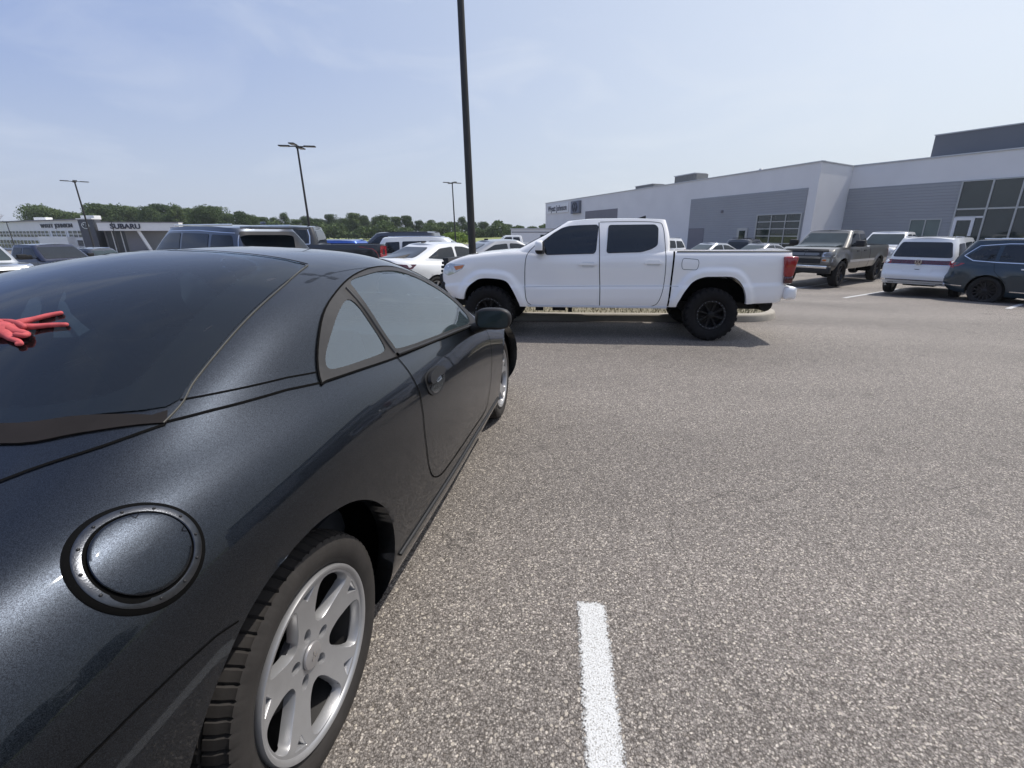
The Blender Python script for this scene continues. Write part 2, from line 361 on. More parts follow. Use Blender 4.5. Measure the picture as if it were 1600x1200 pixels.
def shell_mesh(G, arches=(), thr=.5):
    nx, nr, _ = G.shape; V = G.reshape(-1, 3).copy()
    ins = np.zeros(len(V), bool); tgt = {}
    for (cx, cz, rf, zmax) in arches:
        dx = V[:, 0]-cx; dz = V[:, 2]-cz; r = np.hypot(dx, dz); th = np.arctan2(dz, dx); rr = rf(th)
        m = (r < rr) & (V[:, 1] > thr) & (V[:, 2] < zmax)
        for i in np.where(m)[0]: tgt[i] = (cx+math.cos(th[i])*rr[i], cz+math.sin(th[i])*rr[i])
        ins |= m
    F = []
    for i in range(nx-1):
        for j in range(nr-1):
            q = (i*nr+j, (i+1)*nr+j, (i+1)*nr+j+1, i*nr+j+1)
            if ins[list(q)].all(): continue
            F.append(q)
    used = set(k for q in F for k in q)
    for i, (a, b) in tgt.items():
        if i in used: V[i, 0] = a; V[i, 2] = b
    n = len(V); V2 = V.copy(); V2[:, 1] *= -1
    F2 = [tuple(n+k for k in reversed(q)) for q in F]
    VV = np.vstack([V, V2]); FF = F+F2
    bm = bmesh.new(); bv = [bm.verts.new(v) for v in VV]
    for q in FF:
        try: bm.faces.new([bv[k] for k in q])
        except ValueError: pass
    bmesh.ops.remove_doubles(bm, verts=bm.verts, dist=1e-4)
    bmesh.ops.dissolve_degenerate(bm, edges=bm.edges, dist=1e-5)
    loose = [v for v in bm.verts if not v.link_faces]; bmesh.ops.delete(bm, geom=loose, context='VERTS')
    bmesh.ops.recalc_face_normals(bm, faces=bm.faces)
    # rolled lip inside each wheel arch
    for (cx, cz, rf, zmax) in arches:
        es = [e for e in bm.edges if e.is_boundary and all(abs(v.co.y) > thr*.8 and v.co.z < zmax+.01 and
              abs(math.hypot(v.co.x-cx, v.co.z-cz)-rf(np.array(math.atan2(v.co.z-cz, v.co.x-cx)))) < .004 for v in e.verts)]
        if not es: continue
        r = bmesh.ops.extrude_edge_only(bm, edges=es)
        for v in [g for g in r['geom'] if isinstance(g, bmesh.types.BMVert)]:
            v.co.y *= (abs(v.co.y)-.06)/abs(v.co.y)
    return bm
class Draper:
    """drapes flat outlines on a set of meshes along an axis"""
    def __init__(self, bms): self.t = [BVHTree.FromBMesh(b) for b in bms]
    def hit(self, o, d):
        best = None
        for t in self.t:
            p, n, i, ds = t.ray_cast(Vector(o), Vector(d))
            if p is not None and (best is None or ds < best[2]):
                if n.dot(Vector(d)) > 0: n = -n
                best = (p, n, ds)
        if best is None:
            for t in self.t:
                p, n, i, ds = t.find_nearest(Vector(o)+Vector(d)*4.2)
                if p is not None and (best is None or ds < best[2]): best = (p, n, ds)
        return best[0], best[1]
    def ray(self, a, b, axis):
        if axis == 'l': return (a, 5, b), (0, -1, 0)
        if axis == 'r': return (a, -5, b), (0, 1, 0)
        if axis == 'f': return (6, a, b), (-1, 0, 0)
        if axis == 'b': return (-6, a, b), (1, 0, 0)
        if axis == 't': return (a, b, 5), (0, 0, -1)
    def pt(self, a, b, axis, off):
        o, d = self.ray(a, b, axis); p, n = self.hit(o, d); return p+n*off, Vector(d), n
def densify(poly, step, closed=True):
    out = []; n = len(poly)
    for i in range(n if closed else n-1):
        a = poly[i]; b = poly[(i+1) % n]; d = math.dist(a, b); k = max(1, int(round(d/step)))
        for q in range(k): out.append((a[0]+(b[0]-a[0])*q/k, a[1]+(b[1]-a[1])*q/k))
    if not closed: out.append(tuple(poly[-1]))
    return out
def inpoly(x, y, poly):
    c = False; n = len(poly); j = n-1
    for i in range(n):
        xi, yi = poly[i]; xj, yj = poly[j]
        if (yi > y) != (yj > y) and x < (xj-xi)*(y-yi)/(yj-yi)+xi: c = not c
        j = i
    return c
def roundpoly(poly, r, k=4):
    """round the corners of a polygon"""
    n = len(poly); out = []
    for i in range(n):
        p0 = Vector(poly[i-1]); p = Vector(poly[i]); p1 = Vector(poly[(i+1) % n])
        a = (p0-p); b = (p1-p); rr = min(r, a.length*.45, b.length*.45)
        a = p+a.normalized()*rr; b = p+b.normalized()*rr
        for q in range(k+1):
            t = q/k; out.append(tuple(a*(1-t)**2+p*2*t*(1-t)+b*t*t))
    return out
def smoothloop(pts, k=6, closed=True):
    """Catmull-Rom through points"""
    n = len(pts); out = []
    rng = range(n) if closed else range(n-1)
    for i in rng:
        if closed: p = [pts[(i+d) % n] for d in (-1, 0, 1, 2)]
        else: p = [pts[max(0, i-1)], pts[i], pts[i+1], pts[min(n-1, i+2)]]
        for q in range(k):
            t = q/k; out.append(tuple(.5*((2*p[1][c])+(-p[0][c]+p[2][c])*t+(2*p[0][c]-5*p[1][c]+4*p[2][c]-p[3][c])*t*t+(-p[0][c]+3*p[1][c]-3*p[2][c]+p[3][c])*t**3) for c in range(len(pts[0]))))
    if not closed: out.append(tuple(pts[-1]))
    return out
def cdt_fill(outer, holes, step):
    """triangulate an outline with holes, interior grid points at step; -> pts, tris"""
    P = [Vector(p) for p in outer]; E = [(i, (i+1) % len(outer)) for i in range(len(outer))]
    for h in holes:
        b = len(P); P += [Vector(p) for p in h]; E += [(b+i, b+(i+1) % len(h)) for i in range(len(h))]
    xs = [p[0] for p in outer]; ys = [p[1] for p in outer]
    nx = int((max(xs)-min(xs))/step); ny = int((max(ys)-min(ys))/step)
    allb = np.array([tuple(p) for p in P])
    for i in range(1, nx+1):
        for j in range(1, ny+1):
            x = min(xs)+i*step; y = min(ys)+j*step*.999
            if not inpoly(x, y, outer) or any(inpoly(x, y, h) for h in holes): continue
            if np.min(np.hypot(allb[:, 0]-x, allb[:, 1]-y)) < step*.45: continue
            P.append(Vector((x, y)))
    r = delaunay_2d_cdt(P, E, [], 0, 1e-7)
    pts = [tuple(v) for v in r[0]]; T = []
    for f in r[2]:
        cx = sum(pts[i][0] for i in f)/len(f); cy = sum(pts[i][1] for i in f)/len(f)
        if inpoly(cx, cy, outer) and not any(inpoly(cx, cy, h) for h in holes): T.append(tuple(f))
    return pts, T
def patch(D, name, poly, axis, mat_, parent, off=.004, step=.1, holes=(), skirt=.02, smooth=True, edge=None, tf=None):
    """a panel, pane or lens laid on the shell, with turned-in edges"""
    outer = densify(poly, edge or step*.6); hs = [densify(h, edge or step*.6) for h in holes]
    pts, T = cdt_fill(outer, hs, step)
    V = []; dirs = []
    for a, b in pts:
        p, d, n = D.pt(a, b, axis, off); V.append(p if tf is None else tf(p)); dirs.append(-n)
    if not T: return None
    d0 = dirs[0]
    # orientation outwards
    F = []
    for f in T:
        a, b, c = V[f[0]], V[f[1]], V[f[2]]; nn = (b-a).cross(c-a)
        F.append(f if nn.dot(Vector(D.ray(0, 0, axis)[1])) < 0 else tuple(reversed(f)))
    cnt = {}
    for f in F:
        for i in range(len(f)): cnt[(f[i], f[(i+1) % len(f)])] = 1
    bd = [(a, b) for (a, b) in cnt if (b, a) not in cnt]
    m = {}
    for a, b in bd:
        for k in (a, b):
            if k not in m: m[k] = len(V); V.append(V[k]+dirs[k]*skirt)
    nf = len(F)
    for a, b in bd: F.append((b, a, m[a], m[b]))
    o = mk(name, V, F, mat_, parent, smooth=smooth, sharp=40)
    return o
def strip(D, name, line, axis, w, mat_, parent, off=.002, step=.03, closed=False, smoothit=True, thick=.0):
    """thin line (shut line, trim, gasket) following the shell"""
    ln = densify(line, step, closed)
    if closed: ln = ln+[ln[0]]
    P = [D.pt(a, b, axis, off) for a, b in ln]; V = []; F = []
    n = len(P)
    for i, (p, d, nn) in enumerate(P):
        a = P[max(0, i-1)][0]; b = P[min(n-1, i+1)][0]
        if closed and i in (0, n-1): a = P[n-2][0]; b = P[1][0]
        tg = (b-a).normalized(); sd = tg.cross(nn).normalized()
        if thick: V += [p-sd*w/2-nn*.004, p-sd*w*.35+nn*thick, p+sd*w*.35+nn*thick, p+sd*w/2-nn*.004]
        else: V += [p-sd*w/2, p+sd*w/2]
    k = 4 if thick else 2
    for i in range(n-1):
        for j in range(k-1): F.append((i*k+j, i*k+j+1, (i+1)*k+j+1, (i+1)*k+j))
    return mk(name, V, F, mat_, parent, smooth=True)

# ------------------------------------------------------------------ wheels
def tyre_mesh(R, r, w, seg=96, tread='road', blocks=60):
    """tyre cross-section revolved round y, outer side at +y"""
    h = w/2; s = R-r
    prof = [(r-.004, h*.72), (r+.006, h*.86), (r+s*.25, h*.98), (r+s*.5, h*1.03), (r+s*.72, h*1.0), (R-s*.12, h*.93), (R-.012, h*.84),
            (R-.004, h*.70), (R, h*.46), (R-.007, h*.44), (R-.007, h*.38), (R, h*.36), (R, h*.05), (R-.007, h*.03), (R-.007, -h*.03), (R, -h*.05),
            (R, -h*.36), (R-.007, -h*.38), (R-.007, -h*.44), (R, -h*.46), (R-.004, -h*.7), (R-.012, -h*.84), (R-s*.12, -h*.93), (R-s*.5, -h*1.03), (r, -h*.8)]
    per = seg/blocks
    def mod(i, j, rr, a):
        ph = (i/per) % 1
        if tread == 'road':
            if j in (5, 6, 7, 8, 9) and ph < .14: return rr-.006
            if j in (8, 9) and .5 < ph < .6: return rr-.003
            if j in (11, 12, 15, 16) and (ph+.3) % 1 < .2: return rr-.004
            if j in (19, 20, 21) and ph < .17: return rr-.0045
        if tread == 'mud':
            odd = int(i/per) % 2
            if j in (5, 6, 7, 8, 19, 20, 21, 22):
                if ph < .36: return rr-.016
                return rr+(.006 if odd and j in (5, 6, 21, 22) else 0)
            if j in (11, 12, 15, 16) and (ph+.4) % 1 < .3: return rr-.012
            if j == 4: return rr-(.0 if odd else .0)
        return rr
    V, F = lathe(prof, seg, mod=mod); return V, F
def simple_wheel(name, parent, x, y, R, r, w, rim_mat, spokes=5, side=1, seg=48, tread='road'):
    """wheel part with tyre and rim as its pieces; side=+1 outer face to +y"""
    V, F = lathe([(r*.99, w*.36), (r*.93, w*.30), (r*.90, w*.05), (r*.9, -w*.38), (0.02, -w*.38)], 32)
    hub = mk('wheel', V, F, M_darkalloy, parent, sharp=40)
    hub.location = (x, y, R); hub.scale = (1, side, 1)
    V, F = tyre_mesh(R, r, w, seg, tread, blocks=24 if tread == 'road' else 26)
    mk('tyre', V, F, M_rubber, hub, sharp=50)
    V = []; F = []
    # rim lip + spokes
    def add(v, f):
        b = len(V); V.extend(v); F.extend([tuple(b+i for i in q) for q in f])
    add(*lathe([(r*.90, w*.24), (r*.94, w*.36), (r*1.0, w*.37), (r*1.0, w*.30)], 32))
    add(*lathe([(0.0, w*.30), (r*.14, w*.30), (r*.22, w*.26), (r*.24, w*.15)], 16))
    for k in range(spokes):
        a = 2*PI*k/spokes+.3; ca, sa = math.cos(a), math.sin(a)
        wd0, wd1 = r*.10*5/spokes+.008, r*.17*5/spokes+.006
        q = []
        for (rad, wd, yo) in ((r*.15, wd0, w*.27), (r*.55, (wd0+wd1)*.45, w*.24), (r*.93, wd1, w*.31)):
            for s_, yy in ((-1, -.02), (-.6, 0), (.6, 0), (1, -.02)):
                q.append((ca*rad-sa*wd*s_, yo+yy, sa*rad+ca*wd*s_))
        f = [(i*4+j, i*4+j+1, (i+1)*4+j+1, (i+1)*4+j) for i in range(2) for j in range(3)]
        add(q, f)
    mk('rim', V, F, rim_mat, hub, sharp=40)
    return hub

def well(parent, x, y0, y1, zc, r, lo=-.16):
    """dark liner of a wheel arch: part of a drum, closed on the inner side, open below"""
    V = []; F = []; n = 24; a0 = math.asin(max(-1, lo/r))
    for i in range(n+1):
        a = a0+(PI-2*a0)*i/n
        V += [(x+r*math.cos(a), y1, zc+r*math.sin(a)), (x+r*math.cos(a), y0, zc+r*math.sin(a))]
    F = [(2*i, 2*i+1, 2*i+3, 2*i+2) for i in range(n)]; F.append(tuple(2*i+1 for i in range(n+1)))
    mk('wheel_well', V, F, M_dark, parent, smooth=False)
# ------------------------------------------------------------------ generic vehicle builder
def make_car(name, label, cat, x, y, heading, S, spec, z=None, group='cars parked in the lot'):
    """spec: dict of profiles in metres, x forward, y left, origin under the rear axle"""
    t = empty(name, (x, y, gz(x, y) if z is None else z), heading, S); tag(t, label, cat, group)
    s = spec; P = s['paint']; stp = s.get('step', .09)
    W0 = s['W']; zb = pc(s['zb']); zs = pc(s['zs']); rr_ = pc(s['rear']); fr_ = pc(s['front']); wf = pc(s['wf'])
    pl = pc(s.get('plan', [(s['rear'][0][1]-.5, 1), (s['front'][0][1]+.5, 1)]))
    crown = s.get('crown', .05); bed = s.get('bed')
    arch = []
    wr = s['wr']; ar = s.get('arch', wr*1.18)
    if 'arches' in s: arch = s['arches']
    else:
        for wx in (0, s['wb']):
            arch.append((wx, wr*.98, (lambda th, a=ar: a*(1+.0*th)), s.get('archtop', 1.2)))
    flare = s.get('flare', .02); fw_ = s.get('flare_w', .09); fp = s.get('flare_p', 2)
    def W(X, v):
        base = W0*wf(np.minimum(v, 1))*pl(X)
        zz = Z(X, np.minimum(v, 1))
        for (wx, wz, rf, zm) in arch:
            d = np.hypot(X-wx, zz-wz)-rf(np.arctan2(zz-wz, X-wx))
            base = base+flare*np.exp(-(np.maximum(d, 0)/fw_)**fp)*np.clip((.97-v)/.06, 0, 1)
        return np.where(v <= 1, base, base*np.clip(2-v, 0, 1))
    def Z(X, v):
        v1 = np.minimum(v, 1); b = zb(X); zz = b+(zs(X)-b)*v1
        k = np.clip(2-v, 0, 1); zz = np.where(v > 1, zz+crown*(1-k**2), zz)
        if bed is not None:
            ib = (X > bed[0]) & (X < bed[1]) & (v > 1.055); zz = np.where(ib, zz-bed[2], zz)
        return zz
    rows = list(np.linspace(0, 1, s.get('nr', 13)))+([1.03, 1.05, 1.06, 1.5, 2] if bed else [1.015, 1.06, 1.15, 1.3, 1.5, 1.75, 2])
    G = shell(rr_, fr_, W, Z, rows, n=s.get('n', 9), step=stp)
    bmL = shell_mesh(G, arch, thr=W0*.55)
    # greenhouse
    g = s['green']; zr = pc(g['zr']); gb = g['base']; gt = g['top']; yb, yt = g['y']; bow = g.get('bow', .02)
    def xr2(v): v = min(v, 1); return gb[0]+(gt[0]-gb[0])*v - g.get('bulge', .03)*math.sin(PI*v)
    def xf2(v): v = min(v, 1); return gb[1]+(gt[1]-gb[1])*v + g.get('bulge', .03)*math.sin(PI*v)
    def W2(X, v):
        v1 = np.minimum(v, 1); q = yb+(yt-yb)*v1+bow*np.sin(PI*v1)
        q = q*np.clip(1-.03*((X-(gb[0]+gb[1])/2)/1.6)**2, .5, 1)
        return q*np.clip(2-v, 0, 1)**.9 if False else np.where(v > 1, q*np.clip(2-v, 0, 1), q)
    def Z2(X, v):
        v1 = np.minimum(v, 1); b = zs(X)-.06; k = np.clip(2-v, 0, 1)
        return b+(zr(X)-b)*v1+np.where(v > 1, g.get('crown', .045)*(1-k**2), 0)
    rows2 = [0, .08, .2, .35, .5, .65, .8, .9, .96, 1.0, 1.03, 1.08, 1.2, 1.4, 1.7, 2]
    G2 = shell(xr2, xf2, W2, Z2, rows2, n=g.get('n', 10), step=stp)
    bmG = shell_mesh(G2)
    D = Draper([bmL, bmG])
    # merged body mesh of both shells
    both = bmesh.new()
    for b in (bmL, bmG):
        me = bpy.data.meshes.new('tmp'); b.to_mesh(me); both.from_mesh(me); bpy.data.meshes.remove(me)
    bmL.free(); bmG.free()
    bd = mkbm('body', both, P, t, smooth=True, sharp=s.get('sharp', 38), normals=False)
    # wells, floor
    bm = bmesh.new()
    for wx in (0, s['wb']):
        for sy in (-1, 1):
            well(t, wx, sy*W0*.42, sy*(W0*.97-.06), wr, s.get('well_r', ar+.02), s.get('well_lo', -.05))
    bm = bmesh.new(); zf_ = float(zb(s['wb']/2))
    box(bm, s['wb']/2, 0, zf_+.04, s['wb']*.72, W0*1.7, .06)
    box(bm, s['wb']/2, 0, zf_+.1, s['wb']+1.0, W0*.8, .1)
    mkbm('floor_pan', bm, M_under, t)
    # glass
    gl = s.get('glass', M_glass)
    for poly in s['side_windows']:
        for ax in s.get('sides', 'lr'):
            patch(D, 'window', roundpoly(poly, .05), ax, gl, t, step=.10, off=.007, skirt=.014)
    for (nm, ax, poly) in (('windshield', 'f', s.get('ws')), ('rear_window', 'b', s.get('rw'))):
        if poly: patch(D, nm, roundpoly(poly, .07), ax, s.get('ws_glass', gl) if nm == 'windshield' else gl, t, step=.08, off=.008, skirt=.02)
    for item in s.get('parts', []):
        nm, poly, ax, m = item[:4]; off = item[4] if len(item) > 4 else .006
        for a in ax: patch(D, nm, roundpoly(poly, item[5] if len(item) > 5 else .02), a, m, t, step=.12, off=off, skirt=.02)
    for item in s.get('parts_m', []):     # mirrored left/right on a front or rear face
        nm, poly, ax, m = item[:4]; off = item[4] if len(item) > 4 else .006
        for sg in (1, -1): patch(D, nm, [(sg*a, b) for a, b in roundpoly(poly, .02)], ax, m, t, step=.12, off=off, skirt=.02)
    for item in s.get('seams', []):
        nm, ln, ax, w, m = item
        for a in ax: strip(D, nm, ln, a, w, m, t, off=.0025, step=.06)
    # mirrors
    if 'mirror' in s:
        mx_, mz_ = s['mirror'][:2]; ms = s['mirror'][2] if len(s['mirror']) > 2 else 1
        for sg in (1, -1):
            bm = bmesh.new(); yy = s.get('mirror_y', W0*.98)
            box(bm, mx_, sg*(yy+.12*ms), mz_, .12*ms, .20*ms, .15*ms, bev=.035*ms)
            box(bm, mx_+.03, sg*(yy+.02), mz_-.04*ms, .06, .12, .04)
            mkbm('side_mirror', bm, s.get('mirror_mat', P), t, smooth=True)
    for bx in s.get('boxes', []):
        nm, m, lst = bx; bm = bmesh.new()
        for b in lst: box(bm, *b[:6], bev=b[6] if len(b) > 6 else .012)
        mkbm(nm, bm, m, t, smooth=True)
    # wheels
    wy = s.get('wy', W0-.13); ww = s.get('ww', .24)
    for wx in (0, s['wb']):
        for sg in (1, -1):
            simple_wheel('wheel', t, wx, sg*wy, wr, s.get('rim_r', wr*.66), ww, s.get('rim_mat', M_alloy), s.get('spokes', 7), sg, tread=s.get('tread', 'road'))
    return t, D

def suv_spec(P, **k):
    d = dict(paint=P, W=.97, zb=[(-1.1, .42), (-.6, .30), (0, .27), (2.98, .25), (3.5, .27), (3.9, .32)],
        zs=[(-1.1, 1.12), (-.5, 1.13), (1.0, 1.10), (2.2, 1.08), (2.6, 1.07), (3.3, 1.0), (3.7, .90), (3.95, .78)],
        rear=[(0, -.98), (.2, -1.10), (.35, -1.12), (.55, -1.03), (.85, -.99), (1, -.93)], front=[(0, 3.80), (.3, 3.95), (.6, 3.93), (.9, 3.86), (1, 3.72)],
        wf=[(0, .90), (.12, .955), (.35, .98), (.62, 1.0), (.85, .985), (1, .93)], plan=[(-1.2, .93), (-.4, .99), (.8, 1.0), (2.6, .99), (3.9, .93)],
        wb=2.98, wr=.385, arch=.44, flare=.02, wy=.84, n=9,
        green=dict(base=(-.98, 2.62), top=(-.62, 1.72), zr=[(-1, 1.66), (-.3, 1.71), (.8, 1.73), (1.7, 1.69), (2.6, 1.60)], y=(.90, .70), bow=.02, crown=.04, n=8),
        side_windows=[[(-.66, 1.20), (.02, 1.18), (.02, 1.58), (-.48, 1.56)], [(.10, 1.18), (.98, 1.17), (.98, 1.61), (.12, 1.59)], [(1.06, 1.17), (2.12, 1.15), (1.70, 1.52), (1.5, 1.60), (1.06, 1.61)]],
        ws=[(-.70, 1.16), (.70, 1.16), (.60, 1.60), (-.60, 1.60)], rw=[(-.66, 1.20), (.66, 1.20), (.56, 1.58), (-.56, 1.58)], ws_glass=M_glass_g,
        mirror=(2.0, 1.16),
        parts=[('door_handle', [(.62, .98), (.84, .98), (.84, 1.01), (.62, 1.01)], 'lr', P, .02, .01), ('door_handle', [(1.62, .97), (1.84, .97), (1.84, 1.0), (1.62, 1.0)], 'lr', P, .02, .01),
               ('sill_trim', [(.50, .30), (2.48, .30), (2.48, .37), (.50, .37)], 'lr', M_black, .008, .01),
               ('licence_plate', [(-.26, .80), (.26, .80), (.26, .94), (-.26, .94)], 'b', P, .004), ('rear_diffuser', [(-.7, .36), (.7, .36), (.75, .52), (-.75, .52)], 'b', M_black, .008),
               ('grille', [(-.42, .62), (.42, .62), (.5, .90), (-.5, .90)], 'f', M_black, .01)],
        parts_m=[('tail_light', [(.45, 1.00), (.88, 1.0), (.88, 1.10), (.45, 1.08)], 'b', M_red), ('headlight', [(.5, .78), (.84, .80), (.84, .92), (.5, .90)], 'f', M_lens)],
        seams=[('door_gap', [(1.02, .40), (1.02, 1.10)], 'lr', .008, M_dark), ('door_gap', [(2.10, .40), (2.14, 1.05)], 'lr', .008, M_dark), ('door_gap', [(.40, .62), (.10, .92), (.04, 1.12)], 'lr', .008, M_dark)],
        boxes=[('roof_rail', M_chrome, [(.55, .60, 1.752, 1.9, .03, .035, .01), (.55, -.60, 1.752, 1.9, .03, .035, .01)])])
    d.update(k); return d
def sedan_spec(P, **k):
    d = dict(paint=P, W=.90, zb=[(-1.05, .40), (-.5, .26), (0, .2), (2.7, .2), (3.2, .22), (3.6, .28)],
        zs=[(-1.1, 1.02), (-.7, 1.05), (0, 1.01), (1.2, .95), (2.0, .92), (2.3, .92), (2.9, .84), (3.3, .74), (3.6, .62)],
        rear=[(0, -.92), (.2, -1.04), (.5, -1.05), (.85, -1.03), (1, -.96)], front=[(0, 3.48), (.3, 3.6), (.7, 3.58), (1, 3.36)],
        wf=[(0, .90), (.15, .96), (.4, .985), (.7, 1.0), (.9, .96), (1, .88)], plan=[(-1.1, .90), (-.4, .98), (.8, 1.0), (2.6, .985), (3.6, .90)],
        wb=2.72, wr=.33, arch=.375, flare=.015, wy=.78, n=7, crown=.06,
        green=dict(base=(-.75, 2.35), top=(.25, 1.25), zr=[(-.8, 1.30), (.2, 1.385), (.8, 1.42), (1.3, 1.40), (2.3, 1.3)], y=(.80, .60), bow=.025, crown=.04, n=7, bulge=.06),
        side_windows=[[(-.12, 1.09), (.72, 1.01), (.74, 1.34), (.32, 1.30)], [(.80, 1.0), (1.78, .98), (1.34, 1.27), (1.1, 1.33), (.82, 1.345)]],
        ws=[(-.66, 1.0), (.66, 1.0), (.52, 1.34), (-.52, 1.34)], rw=[(-.60, 1.10), (.60, 1.10), (.48, 1.33), (-.48, 1.33)], ws_glass=M_glass_g,
        mirror=(1.72, 1.0),
        parts=[('door_handle', [(.30, .86), (.50, .86), (.50, .885), (.30, .885)], 'lr', P, .02, .01), ('door_handle', [(1.25, .84), (1.45, .84), (1.45, .865), (1.25, .865)], 'lr', P, .02, .01),
               ('licence_plate', [(-.26, .72), (.26, .72), (.26, .84), (-.26, .84)], 'b', M_plate, .004), ('rear_diffuser', [(-.6, .32), (.6, .32), (.65, .42), (-.65, .42)], 'b', M_black, .008),
               ('grille', [(-.42, .42), (.42, .42), (.36, .60), (-.36, .60)], 'f', M_black, .01)],
        parts_m=[('tail_light', [(.42, .86), (.80, .88), (.80, .97), (.42, .95)], 'b', M_red), ('headlight', [(.45, .58), (.76, .62), (.72, .72), (.45, .66)], 'f', M_lens)],
        seams=[('door_gap', [(.77, .32), (.77, .98)], 'lr', .008, M_dark), ('door_gap', [(1.83, .32), (1.86, .92)], 'lr', .008, M_dark)])
    d.update(k); return d
def pickup_spec(P, **k):
    d = dict(paint=P, W=.98, zb=[(-1.2, .62), (-.5, .56), (.5, .50), (3.0, .48), (3.9, .46), (4.6, .50)],
        zs=[(-1.25, 1.34), (1.15, 1.34), (1.3, 1.30), (2.6, 1.28), (3.3, 1.27), (4.0, 1.24), (4.45, 1.18), (4.6, 1.1)],
        rear=[(0, -1.18), (.15, -1.2), (.9, -1.2), (1, -1.18)], front=[(0, 4.42), (.3, 4.50), (.8, 4.5), (.95, 4.46), (1, 4.38)],
        wf=[(0, .93), (.15, .98), (.45, 1.0), (.75, .99), (.95, .97), (1, .95)], plan=[(-1.2, .985), (1.0, 1.0), (3.6, .99), (4.6, .95)],
        wb=3.65, wr=.42, arch=.50, flare=.03, wy=.86, ww=.28, n=16, crown=.03, bed=(-1.12, 1.12, .5), archtop=1.1,
        green=dict(base=(1.22, 3.38), top=(1.34, 2.62), zr=[(1.2, 1.86), (2, 1.90), (2.6, 1.88), (3.4, 1.8)], y=(.93, .72), bow=.02, crown=.035, n=14),
        side_windows=[[(1.46, 1.37), (2.02, 1.36), (2.02, 1.78), (1.50, 1.78)], [(2.12, 1.36), (3.02, 1.34), (2.66, 1.76), (2.56, 1.79), (2.12, 1.79)]],
        ws=[(-.76, 1.34), (.76, 1.34), (.66, 1.80), (-.66, 1.80)], rw=[(-.7, 1.42), (.7, 1.42), (.62, 1.76), (-.62, 1.76)], ws_glass=M_glass_g,
        mirror=(2.86, 1.42, 1.2), mirror_mat=M_black,
        parts=[('door_handle', [(1.62, 1.18), (1.84, 1.18), (1.84, 1.21), (1.62, 1.21)], 'lr', P, .02, .01), ('door_handle', [(2.30, 1.17), (2.52, 1.17), (2.52, 1.2), (2.30, 1.2)], 'lr', P, .02, .01),
               ('grille', [(-.55, .80), (.55, .80), (.55, 1.12), (-.55, 1.12)], 'f', M_black, .012),
               ('tailgate_handle', [(-.15, 1.12), (.15, 1.12), (.15, 1.18), (-.15, 1.18)], 'b', M_black, .008)],
        parts_m=[('tail_light', [(.80, .90), (.95, .90), (.95, 1.28), (.80, 1.28)], 'b', M_red), ('headlight', [(.60, .88), (.90, .88), (.90, 1.10), (.60, 1.10)], 'f', M_lens)],
        seams=[('door_gap', [(2.07, .56), (2.07, 1.30)], 'lr', .01, M_dark), ('door_gap', [(3.06, .56), (3.06, 1.27)], 'lr', .01, M_dark), ('cab_gap', [(1.17, .56), (1.17, 1.33)], 'lr', .03, M_dark)],
        boxes=[('rear_bumper', M_chrome, [(-1.27, 0, .66, .16, 1.86, .20, .04)]), ('front_bumper', M_chrome, [(4.56, 0, .64, .18, 1.9, .22, .05)])])
    d.update(k); return d
#==PARTS==

# ------------------------------------------------------------------ black coupe (foreground)
M_coupe = mat('faded_black_paint', (.012, .016, .021), .42, 1.0, .5, coat=1.0, coat_r=.022)
def coupe_paint():
    m = M_coupe; t = m.node_tree; b = t.nodes['Principled BSDF']; l = t.links.new
    co = t.nodes.new('ShaderNodeTexCoord')
    # faint dust film and metal flake
    n = t.nodes.new('ShaderNodeTexNoise'); n.inputs['Scale'].default_value = 3; n.inputs['Detail'].default_value = 8
    f = t.nodes.new('ShaderNodeTexVoronoi'); f.inputs['Scale'].default_value = 1500
    r = t.nodes.new('ShaderNodeMapRange'); r.inputs['To Min'].default_value = .32; r.inputs['To Max'].default_value = .44
    l(co.outputs['Object'], n.inputs[0]); l(co.outputs['Object'], f.inputs[0]); l(n.outputs[0], r.inputs[0]); l(r.outputs[0], b.inputs['Roughness'])
    s = t.nodes.new('ShaderNodeSeparateColor'); l(f.outputs['Color'], s.inputs[0])
    mx_ = t.nodes.new('ShaderNodeMix'); mx_.data_type = 'RGBA'; mx_.inputs['A'].default_value = (.009, .011, .015, 1); mx_.inputs['B'].default_value = (.042, .051, .066, 1)
    pw = t.nodes.new('ShaderNodeMath'); pw.operation = 'POWER'; pw.inputs[1].default_value = 1.5; l(s.outputs[0], pw.inputs[0]); l(pw.outputs[0], mx_.inputs['Factor'])
    l(mx_.outputs['Result'], b.inputs['Base Color'])
    bp = t.nodes.new('ShaderNodeBump'); bp.inputs['Strength'].default_value = .012; bp.inputs['Distance'].default_value = .002
    l(s.outputs[1], bp.inputs['Height']); l(bp.outputs[0], b.inputs['Normal'])
coupe_paint()
M_coupe.node_tree.nodes['Principled BSDF'].inputs['Coat IOR'].default_value = 1.33
CX_ = np.array([-1.0, -.6, -.3, 0, .3, .65, 1.0, 1.4, 1.8, 2.1, 2.4, 2.7, 3.1, 3.5])
